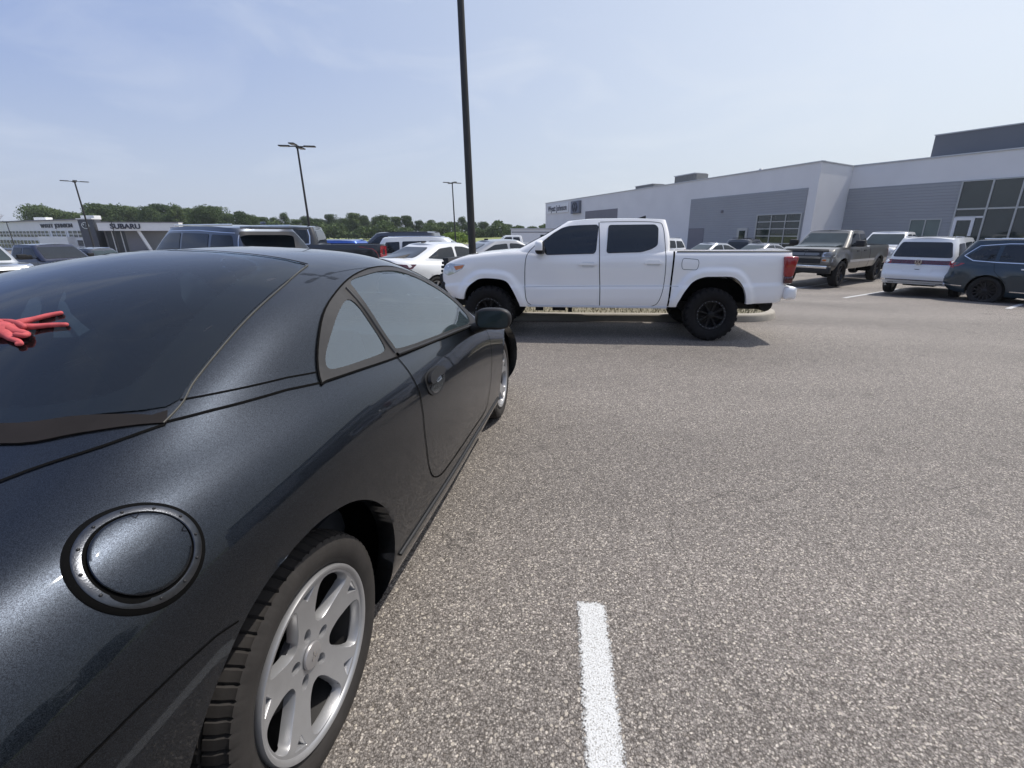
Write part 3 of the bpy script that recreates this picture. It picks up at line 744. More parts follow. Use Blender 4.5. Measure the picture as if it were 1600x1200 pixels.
CT_ = np.array([
 [(.74,.30),(.79,.36),(.81,.48),(.815,.60),(.80,.72),(.75,.83),(.67,.91),(.60,.945),(.50,.96),(.38,.97),(.25,.975),(.12,.98),(0,.98)],
 [(.77,.24),(.815,.32),(.838,.46),(.845,.60),(.842,.73),(.808,.85),(.742,.94),(.665,.985),(.56,1.005),(.42,1.018),(.28,1.025),(.14,1.03),(0,1.032)],
 [(.775,.21),(.825,.31),(.844,.45),(.850,.60),(.850,.735),(.826,.862),(.768,.957),(.695,1.008),(.60,1.045),(.46,1.075),(.31,1.095),(.16,1.105),(0,1.11)],
 [(.775,.20),(.825,.30),(.846,.45),(.853,.60),(.854,.74),(.836,.868),(.785,.962),(.715,1.028),(.635,1.10),(.50,1.16),(.34,1.202),(.17,1.226),(0,1.234)],
 [(.78,.19),(.832,.29),(.850,.44),(.857,.59),(.857,.735),(.842,.865),(.795,.965),(.730,1.035),(.660,1.135),(.555,1.22),(.39,1.283),(.20,1.316),(0,1.328)],
 [(.79,.19),(.842,.29),(.860,.44),(.867,.58),(.866,.72),(.848,.85),(.805,.945),(.752,1.01),(.680,1.13),(.59,1.243),(.43,1.326),(.22,1.365),(0,1.377)],
 [(.80,.19),(.85,.29),(.866,.43),(.872,.57),(.869,.70),(.853,.82),(.815,.915),(.775,.975),(.70,1.115),(.605,1.25),(.44,1.338),(.22,1.372),(0,1.383)],
 [(.80,.19),(.85,.28),(.866,.42),(.872,.55),(.868,.68),(.853,.79),(.825,.88),(.792,.937),(.72,1.075),(.62,1.212),(.45,1.308),(.23,1.345),(0,1.356)],
 [(.80,.19),(.85,.28),(.868,.41),(.874,.53),(.869,.65),(.855,.755),(.832,.845),(.803,.905),(.748,.995),(.655,1.09),(.47,1.175),(.24,1.213),(0,1.226)],
 [(.80,.19),(.85,.28),(.872,.41),(.88,.53),(.874,.64),(.857,.735),(.832,.812),(.795,.868),(.725,.915),(.62,.965),(.46,1.01),(.24,1.04),(0,1.05)],
 [(.80,.20),(.855,.29),(.88,.41),(.889,.52),(.882,.62),(.86,.71),(.825,.782),(.775,.828),(.70,.862),(.60,.885),(.45,.908),(.24,.925),(0,.931)],
 [(.79,.20),(.85,.29),(.878,.40),(.886,.51),(.876,.61),(.85,.69),(.81,.748),(.75,.785),(.67,.81),(.56,.832),(.41,.85),(.22,.862),(0,.867)],
 [(.75,.20),(.81,.28),(.835,.37),(.838,.46),(.825,.54),(.79,.61),(.745,.655),(.685,.685),(.61,.705),(.50,.725),(.36,.742),(.19,.752),(0,.757)],
 [(.62,.22),(.68,.28),(.71,.35),(.71,.41),(.695,.47),(.66,.52),(.61,.555),(.55,.58),(.48,.595),(.385,.61),(.27,.62),(.14,.628),(0,.63)]])
def coupe_surface(step=.022, sub=9):
    nv = 12*sub+1
    rowsv = np.linspace(0, 12, nv)
    T = nat_spline(np.arange(13.), CT_.transpose(1, 0, 2), rowsv)   # (nv, nx_, 2)
    T = T.transpose(1, 0, 2)
    lut = np.linspace(-1.0, 3.5, 600); TT = nat_spline(CX_, T, lut)  # (600,nv,2)
    def W(X, v):
        j = int(round(v*sub)); return np.interp(X, lut, TT[:, j, 0])
    def Z(X, v):
        j = int(round(v*sub)); return np.interp(X, lut, TT[:, j, 1])
    def W1(X, v):
        v = np.asarray(v); 
        return W(X, float(v.flat[0]))
    def Z1(X, v): return Z(X, float(np.asarray(v).flat[0]))
    xr = lambda v: -1.0-.06*math.sin(min(PI, PI*v/7)) if v < 7 else -1.0
    xf = lambda v: 3.5+.05*math.sin(min(PI, PI*v/6)) if v < 6 else 3.5
    return shell(xr, xf, W1, Z1, list(rowsv), n=12, step=step)
ECL = dict(S=1.045, loc=(-1.4694, 1.0848), az=math.radians(6.03))
def glass_mix(name, tint, opac, rough=.01, ior=1.6):
    """thin tinted pane: transparent with dark absorption and a mirror-like surface"""
    m = bpy.data.materials.new(name); m.use_nodes = True; t = m.node_tree; l = t.links.new
    t.nodes.remove(t.nodes['Principled BSDF']); o = t.nodes['Material Output']
    def N(ty, **k):
        n = t.nodes.new(ty)
        for a, v in k.items(): setattr(n, a, v)
        return n
    tr = N('ShaderNodeBsdfTransparent'); tr.inputs[0].default_value = (*tint, 1)
    gl = N('ShaderNodeBsdfGlossy'); gl.inputs['Roughness'].default_value = rough; gl.inputs[0].default_value = (.95, .97, 1, 1)
    df = N('ShaderNodeBsdfDiffuse'); df.inputs[0].default_value = (.20, .28, .30, 1)
    fr = N('ShaderNodeFresnel'); fr.inputs[0].default_value = ior
    co = N('ShaderNodeTexCoord'); n = N('ShaderNodeTexNoise'); n.inputs['Scale'].default_value = 5; n.inputs['Detail'].default_value = 6; l(co.outputs['Object'], n.inputs[0])
    mr = N('ShaderNodeMapRange'); mr.inputs['To Min'].default_value = opac*.6; mr.inputs['To Max'].default_value = opac*1.4; l(n.outputs[0], mr.inputs[0])
    a = N('ShaderNodeMixShader'); l(mr.outputs[0], a.inputs[0]); l(tr.outputs[0], a.inputs[1]); l(df.outputs[0], a.inputs[2])
    b = N('ShaderNodeMixShader'); l(fr.outputs[0], b.inputs[0]); l(a.outputs[0], b.inputs[1]); l(gl.outputs[0], b.inputs[2])
    l(b.outputs[0], o.inputs[0]); return m
M_cglass = glass_mix('coupe_side_glass', (.46, .60, .64), .13, ior=2.4)
M_rglass = glass_mix('coupe_rear_glass', (.42, .52, .58), .012, ior=1.5)
M_frit = mat('glass_frit_band', (.012, .013, .015), .12, 0, .7, noise=(6, .3))
M_gasket = mat('aged_rubber_gasket', (.018, .0165, .016), .5, noise=(40, .4))
M_rub = mat('lower_rubber', (.014, .012, .012), .75, spec=.15, noise=(12, .5))
M_trimline = mat('weathered_trim', (.07, .067, .055), .4, noise=(60, .5))
M_seat = mat('grey_seat_cloth', (.06, .065, .075), .9, noise=(30, .3))
M_rust = mat('rusty_steel', (.22, .07, .025), .85, .2, noise=(30, .5))
M_gap = mat('panel_gap', (.003, .003, .003), .9, spec=.1)
M_fuelring = mat('brushed_fuel_ring', (.085, .09, .10), .30, .95, noise=(90, .4), bump=(420, .5, .0006))

def coupe():
    t = empty('coupe', (ECL['loc'][0], ECL['loc'][1], 0), PI/2-ECL['az'], ECL['S'])
    tag(t, 'black two door coupe with round riveted fuel flap, closest to the viewer', 'car')
    G = coupe_surface()
    ar = lambda th: .412+0*th
    AA = np.radians([-180, -60, 0, 11, 23, 37, 56, 79, 95, 105, 113, 123, 139, 145, 152, 170, 180]); AR = np.array([.48, .36, .372, .396, .412, .420, .418, .418, .426, .434, .446, .456, .466, .470, .476, .48, .48])
    ar1 = lambda th: np.interp(np.asarray(th), AA, AR)
    arch = [(0, .335, ar1, .9), (2.56, .335, ar, .9)]
    bm = shell_mesh(G, arch, thr=.55)
    D = Draper([bm])
    # outlines in car coordinates (x,z) for the sides and (x,y) for the top
    dlo = smoothloop([(.285, 1.026), (.368, 1.103), (.505, 1.184), (.667, 1.237), (.857, 1.276), (1.071, 1.292), (1.289, 1.281), (1.449, 1.238), (1.573, 1.172), (1.70, 1.085), (1.80, 1.01), (1.84, .945), (1.80, .902), (1.659, .915), (1.35, .938), (1.079, .96), (.735, .985), (.469, 1.010), (.31, 1.024)], 4)
    qg = smoothloop([(.700, 1.205), (.60, 1.185), (.47, 1.128), (.38, 1.080), (.355, 1.05), (.40, 1.038), (.53, 1.027), (.67, 1.020), (.705, 1.04), (.712, 1.12)], 4)
    dg = smoothloop([(.812, 1.262), (.95, 1.273), (1.10, 1.276), (1.26, 1.263), (1.40, 1.225), (1.54, 1.155), (1.66, 1.07), (1.735, .995), (1.74, .955), (1.68, .937), (1.45, .955), (1.11, .980), (.80, 1.005), (.765, 1.03), (.762, 1.14), (.775, 1.23)], 4)
    half = [(-.262, 0), (-.255, -.22), (-.224, -.434), (-.167, -.528), (-.078, -.622), (.017, -.606), (.195, -.568), (.463, -.519), (.738, -.455), (.715, -.36), (.69, -.259), (.672, -.12), (.670, 0)]
    def sym(h): return h+[(a, -b) for a, b in reversed(h[1:-1])]
    bl = smoothloop(sym(half), 3)
    fin_h = [(-.215, 0), (-.210, -.22), (-.193, -.397), (-.155, -.468), (-.105, -.520), (-.036, -.534), (.099, -.500), (.251, -.465), (.40, -.435), (.55, -.40), (.61, -.34), (.635, -.2), (.64, 0)]
    fin = smoothloop(sym(fin_h), 3)
    ws_h = [(2.085, 0), (2.07, -.3), (2.03, -.5), (1.94, -.67), (1.86, -.665), (1.66, -.585), (1.44, -.475), (1.39, -.35), (1.37, -.15), (1.365, 0)]
    ws = smoothloop(sym(ws_h), 3)
    # cut the openings out of the shell
    def near_cut(f):
        c = f.calc_center_median()
        if c.z > 1.0 or (c.z > .94 and abs(c.y) > .6):
            if abs(c.y) > .5 and f.normal.z < .80:
                if inpoly(c.x, c.z, dg) or inpoly(c.x, c.z, qg): return True
            if f.normal.z > .35:
                if inpoly(c.x, c.y, fin) or inpoly(c.x, c.y, ws): return True
        return False
    bmesh.ops.delete(bm, geom=[f for f in bm.faces if near_cut(f)], context='FACES')
    body = mkbm('body', bm, M_coupe, t, smooth=True, sharp=60, normals=False)
    # glass
    for ax in 'rl':
        patch(D, 'window_gasket', dlo, ax, M_gasket, t, off=.0035, step=.05, holes=[qg, dg], skirt=.008, edge=.018)
        patch(D, 'quarter_window', [(a+(a-.55)*.02, b+(b-1.1)*.02) for a, b in qg], ax, M_cglass, t, off=.001, step=.06, skirt=.0)
        patch(D, 'door_window', [(a+(a-1.2)*.01, b+(b-1.1)*.02) for a, b in dg], ax, M_cglass, t, off=.001, step=.06, skirt=.0)
        strip(D, 'window_pillar_strip', [(.738, 1.243), (.732, 1.20), (.731, 1.10), (.735, 1.0)], ax, .011, M_black, t, off=.004, thick=.005)
        strip(D, 'belt_moulding', [(.74, .992), (1.08, .966), (1.45, .94), (1.78, .912)], ax, .014, M_black, t, off=.006, thick=.008)
        # dark outline of the opening
        strip(D, 'window_seal', dlo, ax, .006, M_gap, t, off=.005, closed=True, step=.02)
        strip(D, 'pillar_seam', [(-.048, 1.093), (.02, 1.087), (.09, 1.080), (.20, 1.069), (.305, 1.053)], ax, .004, M_gap, t, off=.002)
        strip(D, 'pillar_seam', [(-.109, 1.068), (-.03, 1.063), (.045, 1.056), (.17, 1.045), (.295, 1.026)], ax, .006, M_gap, t, off=.002)
        strip(D, 'door_gap', smoothloop([(.735, .986), (.73, .925), (.727, .856), (.712, .782), (.698, .70), (.70, .62), (.712, .54), (.75, .47), (.83, .425), (.95, .408), (1.3, .395), (1.62, .385), (1.74, .40), (1.80, .47), (1.86, .56), (1.92, .66), (1.96, .74), (1.98, .80), (1.96, .86)], 4, False), ax, .006, M_gap, t, off=.002)
        strip(D, 'bumper_seam', [(-.98, .765), (-.80, .758), (-.65, .755), (-.531, .752), (-.456, .753), (-.383, .750), (-.31, .742), (-.262, .728)], ax, .0035, M_gap, t, off=.001)
        strip(D, 'sill_moulding', [(.42, .335), (.8, .335), (1.3, .33), (1.8, .325), (2.15, .325)], ax, .010, M_black, t, off=.003, thick=.006)
        V, F = lathe([(.372, 0), (.372, .0)], 4)
    patch(D, 'rear_glass', bl, 't', M_rglass, t, off=.003, step=.07, skirt=.006)
    patch(D, 'glass_frit', bl, 't', M_frit, t, off=.0015, step=.05, holes=[fin], skirt=.0, edge=.03)
    for sg in (1, -1):
        strip(D, 'glass_side_trim', smoothloop([(-.115, -.645*sg), (-.05, -.634*sg), (.017, -.612*sg), (.195, -.575*sg), (.463, -.526*sg), (.60, -.495*sg), (.745, -.460*sg)], 5, False), 't', .0028, M_trimline, t, off=.004, thick=.001)
    strip(D, 'roof_seam', smoothloop([(.745, .458), (.715, .36), (.69, .259), (.672, .12), (.668, 0), (.672, -.12), (.69, -.259), (.715, -.36), (.745, -.458)], 5, False), 't', .013, M_gap, t, off=.0055)
    lo = smoothloop([(-.292, 0), (-.285, -.25), (-.262, -.478), (-.201, -.562), (-.111, -.648)], 5, False)
    up = smoothloop([(-.111, -.62), (-.167, -.528), (-.224, -.434), (-.255, -.22), (-.262, 0)], 5, False)
    hb = lo+up; whole = lo+[(a, b) for a, b in up[:-1]]
    full = lo+[(-.09, -.632)]+up[:-1]
    ring = [(a, b) for a, b in lo]+[(-.085, -.63)]+[(a, b) for a, b in up]
    patch(D, 'glass_lower_rubber', ring, 't', M_rub, t, off=.004, step=.05, skirt=.006)
    patch(D, 'glass_lower_rubber', [(a, -b) for a, b in ring], 't', M_rub, t, off=.004, step=.05, skirt=.006)
    for sg in (1, -1):
        strip(D, 'hatch_gap', smoothloop([(-.114, -.648*sg), (-.211, -.612*sg), (-.323, -.556*sg), (-.50, -.50*sg), (-.75, -.47*sg), (-.93, -.46*sg)], 5, False), 't', .006, M_gap, t, off=.002)
    patch(D, 'windshield', ws, 't', M_rglass, t, off=.003, step=.08, skirt=.006)
    strip(D, 'bonnet_gap', smoothloop([(3.42, .45), (3.0, .60), (2.5, .72), (2.15, .74)], 5, False), 't', .006, M_gap, t, off=.002)
    strip(D, 'bonnet_gap', smoothloop([(3.42, -.45), (3.0, -.60), (2.5, -.72), (2.15, -.74)], 5, False), 't', .006, M_gap, t, off=.002)
    for sg in (1, -1):
        patch(D, 'headlight', roundpoly([(2.98, .62*sg), (3.38, .50*sg), (3.44, .32*sg), (3.28, .40*sg)], .04), 't', M_lens, t, off=.004, step=.08)
        patch(D, 'tail_light', roundpoly([(.38*sg, .66), (.74*sg, .66), (.70*sg, .84), (.40*sg, .86)], .05), 'b', M_red, t, off=.016, step=.04)
    patch(D, 'rear_licence_plate', [(-.16, .66), (.16, .66), (.16, .80), (-.16, .80)], 'b', M_plate, t, off=.006, step=.1)
    # fuel flap: riveted ring, recessed gap, domed cap
    c0 = Vector((-.333, -.783, .934)); p, n = D.hit(c0+Vector((0, -.5, .6)), Vector((0, .5, -.6)).normalized())
    p, n = min([t_.find_nearest(c0)[:2] for t_ in D.t], key=lambda q: (q[0]-c0).length); n = n if n.y < 0 else -n
    c0 = p; ex = Vector((1, 0, 0)); ex = (ex-n*ex.dot(n)).normalized(); ey = n.cross(ex)
    if ey.z < 0: ey = -ey
    def on(r, a, off):
        q = c0+ex*r*math.cos(a)+ey*r*math.sin(a)
        hp = None
        for t_ in D.t:
            hp, hn, _, _ = t_.ray_cast(q+n*.2, -n)
        return (hp if hp is not None else q)+n*off
    def annulus(name, prof, m, seg=96, parent=t, tabs=None):
        V = []; F = []; k = len(prof)
        for i in range(seg):
            a = 2*PI*i/seg
            for (r, off) in prof: V.append(on(r, a, off))
        for i in range(seg):
            for j in range(k-1):
                F.append((i*k+j, ((i+1) % seg)*k+j, ((i+1) % seg)*k+j+1, i*k+j+1))
        return mk(name, V, F, m, parent, sharp=35)
    rg = annulus('fuel_flap', [(.094, .0005), (.092, .0012), (.0872, .0022), (.0865, .0058), (.0845, .0070), (.0748, .0070), (.0735, .0058), (.0735, .0008)], [M_fuelring])
    annulus('fuel_flap_gap', [(.0950, .0012), (.0925, .0032), (.0865, .0052)], M_gap, parent=rg)
    annulus('fuel_flap_gap', [(.0742, .0028), (.066, .0028)], M_gap, parent=rg)
    V = []; F = []; seg = 72; rr2 = [(.0695, .003), (.0692, .0072), (.0680, .0084), (.064, .0089), (.052, .0092), (.035, .0094), (.016, .0095), (.0005, .0095)]
    # cap sits slightly off towards the hinge so the gap is wider at the lower rear
    def on2(r, a, off): return on(r, a, off)+ex*.0012+ey*.0010
    for i in range(seg):
        for (r, o_) in rr2: V.append(on2(r, 2*PI*i/seg, o_))
    k = len(rr2)
    for i in range(seg):
        for j in range(k-1): F.append((i*k+j, ((i+1) % seg)*k+j, ((i+1) % seg)*k+j+1, i*k+j+1))
    mk('fuel_flap_cap', V, F, M_coupe, rg, sharp=35)
    for a0 in (62, -8):
        V = []; a0 = math.radians(a0)
        for (r_, da) in ((.0685, .09), (.0605, .0), (.0685, -.09)):
            V += [on2(r_+.0008, a0+da, .0102), on2(r_-.0008, a0+da, .0102)]
        mk('cap_notch', V, [(0, 1, 3, 2), (2, 3, 5, 4)], M_gap, rg, smooth=False)
    bmb = bmesh.new(); bmesh.ops.create_uvsphere(bmb, u_segments=12, v_segments=8, radius=.0026)
    rv = mkbm('rivet', bmb, M_black, rg, smooth=True)
    for i in range(12):
        a = 2*PI*(i+.35)/12
        if i == 7: continue
        o_ = rv if i == 0 else link(rv.copy(), rg); o_.parent = rg; o_.location = on(.0797, a, .0068)
    # finger recess at the lower rear of the ring
    V = [on(.0665, 0, .003)]; V = []; F = []
    for i in range(17):
        a = math.radians(196+i*2.9); w_ = .0095*math.sin(PI*i/16)**.5
        V.append(on(.0728, a, .0076)); V.append(on(.0728+w_*.75, a, .0076))
    F = [(2*i, 2*i+1, 2*i+3, 2*i+2) for i in range(16)]
    mk('fuel_flap_recess', V, F, M_gap, rg)
    # door handle (right side and left)
    for ax in 'rl':
        sgn = -1 if ax == 'r' else 1
        HS = lambda L__: [(.80+(a-.81)*1.42, .838+(b-.838)*1.12) for a, b in L__]
        hp = smoothloop(HS([(.812, .842), (.826, .876), (.88, .884), (.945, .876), (.972, .848), (.955, .812), (.905, .792), (.85, .796), (.82, .815)]), 4)
        h = patch(D, 'door_handle', hp, ax, M_black, t, off=.005, step=.03, skirt=.01)
        hc = smoothloop(HS([(.83, .832), (.88, .842), (.955, .838), (.945, .812), (.90, .799), (.85, .803)]), 4)
        patch(D, 'handle_cup', hc, ax, mat('handle_cup_grey', (.16, .17, .18), .2, .8, coat=1), h, off=.0065, step=.03, skirt=.004)
        hb_ = smoothloop(HS([(.822, .852), (.84, .872), (.89, .877), (.945, .869), (.962, .852), (.94, .843), (.89, .848), (.84, .842)]), 4)
        patch(D, 'handle_pull', hb_, ax, M_black, h, off=.024, step=.03, skirt=.014)
        # mirror
        bmx = bmesh.new(); r_ = bmesh.ops.create_uvsphere(bmx, u_segments=28, v_segments=18, radius=1)
        for v in r_['verts']:
            x_, y_, z_ = v.co; e = .72
            f_ = lambda q: math.copysign(abs(q)**e, q)
            v.co = (f_(x_)*.075 if x_ > 0 else f_(x_)*.030, f_(y_)*.105, f_(z_)*.062)
            v.co.z += v.co.y*-sgn*.0
        bmesh.ops.translate(bmx, verts=r_['verts'], vec=(1.66, sgn*.945, .972))
        r2_ = cyl(bmx, (1.70, sgn*.80, .90), (1.675, sgn*.90, .935), .035, .03)
        mm = mkbm('side_mirror', bmx, M_black, t, smooth=True, sharp=60)
        pts = roundpoly([(-.088, -.045), (.088, -.045), (.092, .03), (.06, .05), (-.075, .048)], .03)
        V = [(1.631+abs(a)*.0, sgn*(.945+a), .972+b) for a, b in pts]; V.append((1.6285, sgn*.945, .972)); F = [(i, (i+1) % len(pts), len(pts)) for i in range(len(pts))]
        mk('mirror_glass', V, F, M_glass_g, mm)
        # wells
    for wx in (0, 2.56):
        for sg in (1, -1): well(t, wx, sg*.45, sg*(.79 if wx == 0 else .66), .335, .49 if wx == 0 else .425, -.09)
    bmw = bmesh.new(); box(bmw, 1.28, 0, .22, 1.75, 1.5, .05); box(bmw, 1.25, 0, .27, 4.1, .8, .08)
    mkbm('floor_pan', bmw, M_under, t)
    # interior
    def cushion(name, parts, m):
        b_ = bmesh.new()
        for (cx, cy, cz, sx_, sy_, sz_, rot) in parts:
            vs = box(b_, 0, 0, 0, sx_, sy_, sz_, bev=.04)
            bmesh.ops.rotate(b_, cent=(0, 0, 0), matrix=Matrix.Rotation(rot, 3, 'Y'), verts=vs); bmesh.ops.translate(b_, verts=vs, vec=(cx, cy, cz))
        return mkbm(name, b_, m, t, smooth=True)
    for sy in (-.36, .36):
        cushion('front_seat', [(1.12, sy, .45, .5, .48, .16, 0), (.86, sy, .76, .13, .46, .62, -.28), (.755, sy, 1.10, .09, .26, .17, -.2)], M_seat)
        cushion('rear_seat', [(.42, sy, .42, .45, .5, .14, 0), (.16, sy, .68, .12, .5, .5, -.4), (.02, sy, .95, .09, .24, .13, -.3)], M_seat)
    cushion('dashboard', [(1.83, 0, .80, .42, 1.44, .16, 0), (1.66, .36, .86, .1, .4, .12, 0)], M_black)
    cushion('parcel_shelf', [(-.22, 0, .88, .45, 1.2, .03, 0)], mat('parcel_carpet', (.28, .31, .32), .95, noise=(40, .3)))
    for sy in (-1, 1): cushion('door_lining', [(1.25, sy*.76, .62, 1.3, .03, .52, 0)], M_seat)
    V, F = lathe([(.175, -.012), (.188, -.012), (.188, .012), (.175, .012), (.175, -.012)], 32)
    sw = mk('steering_wheel', V, F, M_black, t); sw.rotation_euler = (0, math.radians(0), PI/2); sw.rotation_euler = Matrix.Rotation(.5, 3, 'Y').to_euler(); sw.location = (1.50, .36, .86)
    sw.rotation_euler = (Matrix.Rotation(-.4, 3, 'Y') @ Matrix.Rotation(PI/2, 3, 'Z')).to_euler()
    # wheels
    for wx in (0, 2.56):
        for sg in (1, -1): hero_wheel(t, wx, sg)
    return t, D

def hero_wheel(t, wx, sg):
    R = .331; r = .234; w = .215; yc = .695
    V, F = lathe([(r*.99, w*.40), (r*.955, w*.30), (r*.93, w*.05), (r*.90, -w*.1), (r*.9, -w*.38), (.03, -w*.38)], 64)
    hub = mk('wheel', V, F, M_darkalloy if False else mat('inner_barrel', (.022, .021, .02), .6, .2, noise=(20, .4)), t, sharp=40)
    hub.location = (wx, sg*yc, R); hub.scale = (1, sg, 1)
    seg = 384; V, F = tyre_mesh(R, r, w, seg, 'road', 64)
    mk('tyre', V, F, M_tyre_hero, hub, sharp=40)
    # rim face: outline with five windows, five small triangles, five wheel-nut holes
    def pol(rad, deg): a = math.radians(deg); return (rad*math.cos(a), rad*math.sin(a))
    Ro = .222
    outer = [pol(Ro, i*3) for i in range(120)]; holes = []
    for k in range(5):
        a0 = 16+72*k; aw = a0+36
        wpts = [(.086, 0), (.089, 8), (.102, 14.5), (.125, 19), (.150, 20.5), (.178, 21.5), (.198, 21), (.2115, 18), (.2160, 11), (.2168, 0)]
        holes.append(smoothloop([pol(q, aw+d) for q, d in wpts]+[pol(q, aw-d) for q, d in wpts[-2:0:-1]], 3))
        holes.append(roundpoly([pol(.180, a0), pol(.2135, a0+7.2), pol(.2135, a0-7.2)], .004, 3))
        cx_, cy_ = pol(.0645, a0); ca, sa = math.cos(math.radians(a0)), math.sin(math.radians(a0)); e = []
        for i in range(16):
            b = 2*PI*i/16; u = .0200*math.cos(b); v_ = .0150*math.sin(b); e.append((cx_+ca*u-sa*v_, cy_+sa*u+ca*v_))
        holes.append(e)
    def dep(rad): return w*.46-.030*(1-min(1, rad/.215)**2)+.004*math.exp(-(rad/.05)**2)
    pts, T = cdt_fill(densify(outer, .012), [densify(h, .006) for h in holes], .012)
    V = [Vector((a, dep(math.hypot(a, b)), b)) for a, b in pts]; F = []
    for f in T:
        nn = (V[f[1]]-V[f[0]]).cross(V[f[2]]-V[f[0]]); F.append(f if nn.y > 0 else tuple(reversed(f)))
    ed = {(f[i], f[(i+1) % len(f)]) for f in F for i in range(len(f))}; bd = [(a, b) for a, b in ed if (b, a) not in ed]
    # bevelled then deep walls
    nrm = {}
    for a, b in bd:
        d = (V[b]-V[a]).normalized(); o_ = d.cross(Vector((0, 1, 0)))
        for q in (a, b): nrm[q] = nrm.get(q, Vector((0, 0, 0)))+o_
    m1 = {}; m2 = {}
    for q, o_ in nrm.items():
        o_ = o_.normalized(); rad = math.hypot(V[q].x, V[q].z); dpt = .050 if rad < .2 else .045
        m1[q] = len(V); V.append(V[q]+o_*(.0005 if rad < .09 else .0016)+Vector((0, -.0025, 0)))
        m2[q] = len(V); V.append(V[q]+o_*(.0006 if rad < .09 else .004)+Vector((0, -dpt*.62, 0)))
    for a, b in bd: F += [(b, a, m1[a], m1[b]), (m1[b], m1[a], m2[a], m2[b])]
    rim = mk('rim', V, F, M_alloy_hero, hub, sharp=32)
    V, F = lathe([(.218, w*.30), (.2185, w*.43), (.223, w*.475), (.229, w*.50), (.236, w*.50), (.2385, w*.475), (.2385, w*.42), (.234, w*.38)], 128)
    mk('rim_lip', V, F, M_alloy_hero, hub, sharp=60)
    V, F = lathe([(.036, w*.40-.012), (.036, w*.46-.022), (.034, w*.46-.019), (.020, w*.46-.0165), (.0005, w*.46-.0155)], 40)
    cap = mk('centre_cap', V, F, mat('cap_grey', (.36, .35, .35), .4, .6, noise=(40, .1)), hub, sharp=40)
    bm = bmesh.new()   # three-lozenge emblem
    for k in range(3):
        a = math.radians(90+120*k); u = Vector((math.cos(a), 0, math.sin(a))); v_ = Vector((-math.sin(a), 0, math.cos(a)))
        q = [u*.0005, u*.008+v_*.0046, u*.0155, u*.008-v_*.0046]; vs = [bm.verts.new(p_+Vector((0, w*.46-.0148, 0))) for p_ in q]; bm.faces.new(vs)
    mkbm('cap_emblem', bm, M_chrome, hub)
    for k in range(5):
        bm = bmesh.new(); a = math.radians(16+72*k); cyl(bm, (.0645*math.cos(a), w*.46-.055, .0645*math.sin(a)), (.0645*math.cos(a), w*.46-.042, .0645*math.sin(a)), .0068, .006, seg=6)
        mkbm('wheel_nut', bm, M_darkalloy, hub)
    V, F = lathe([(.155, -.02), (.155, -.008), (.09, -.006), (.085, .02), (.02, .02)], 48)
    mk('brake_disc', V, F, M_darkalloy, hub, sharp=40)
    bm = bmesh.new(); box(bm, -.135, .0, .075, .075, .06, .12, bev=.012); mkbm('brake_caliper', bm, M_rust, hub, smooth=True)
    V, F = lathe([(.098, w*.46-.060), (.092, w*.46-.046), (.0005, w*.46-.046)], 40); mk('nut_hole_shade', V, F, M_darkalloy, hub, sharp=40)  # added dark disc, its colour stands in for shade deep in the nut holes
    bm = bmesh.new(); a = math.radians(-70); cyl(bm, (.205*math.cos(a), w*.25, .205*math.sin(a)), (.19*math.cos(a), w*.42, .19*math.sin(a)), .0045, .004); mkbm('valve_stem', bm, M_black, hub)
M_alloy_hero = mat('worn_alloy', (.36, .36, .365), .36, .55, noise=(14, .14), bump=(160, .08, .001))
def hero_tyre():
    m = mat('worn_tyre', (.030, .027, .025), .72, spec=.35, noise=(22, .4), bump=(140, .22, .0015)); return m
M_tyre_hero = hero_tyre()
coupe_obj, coupe_D = coupe()

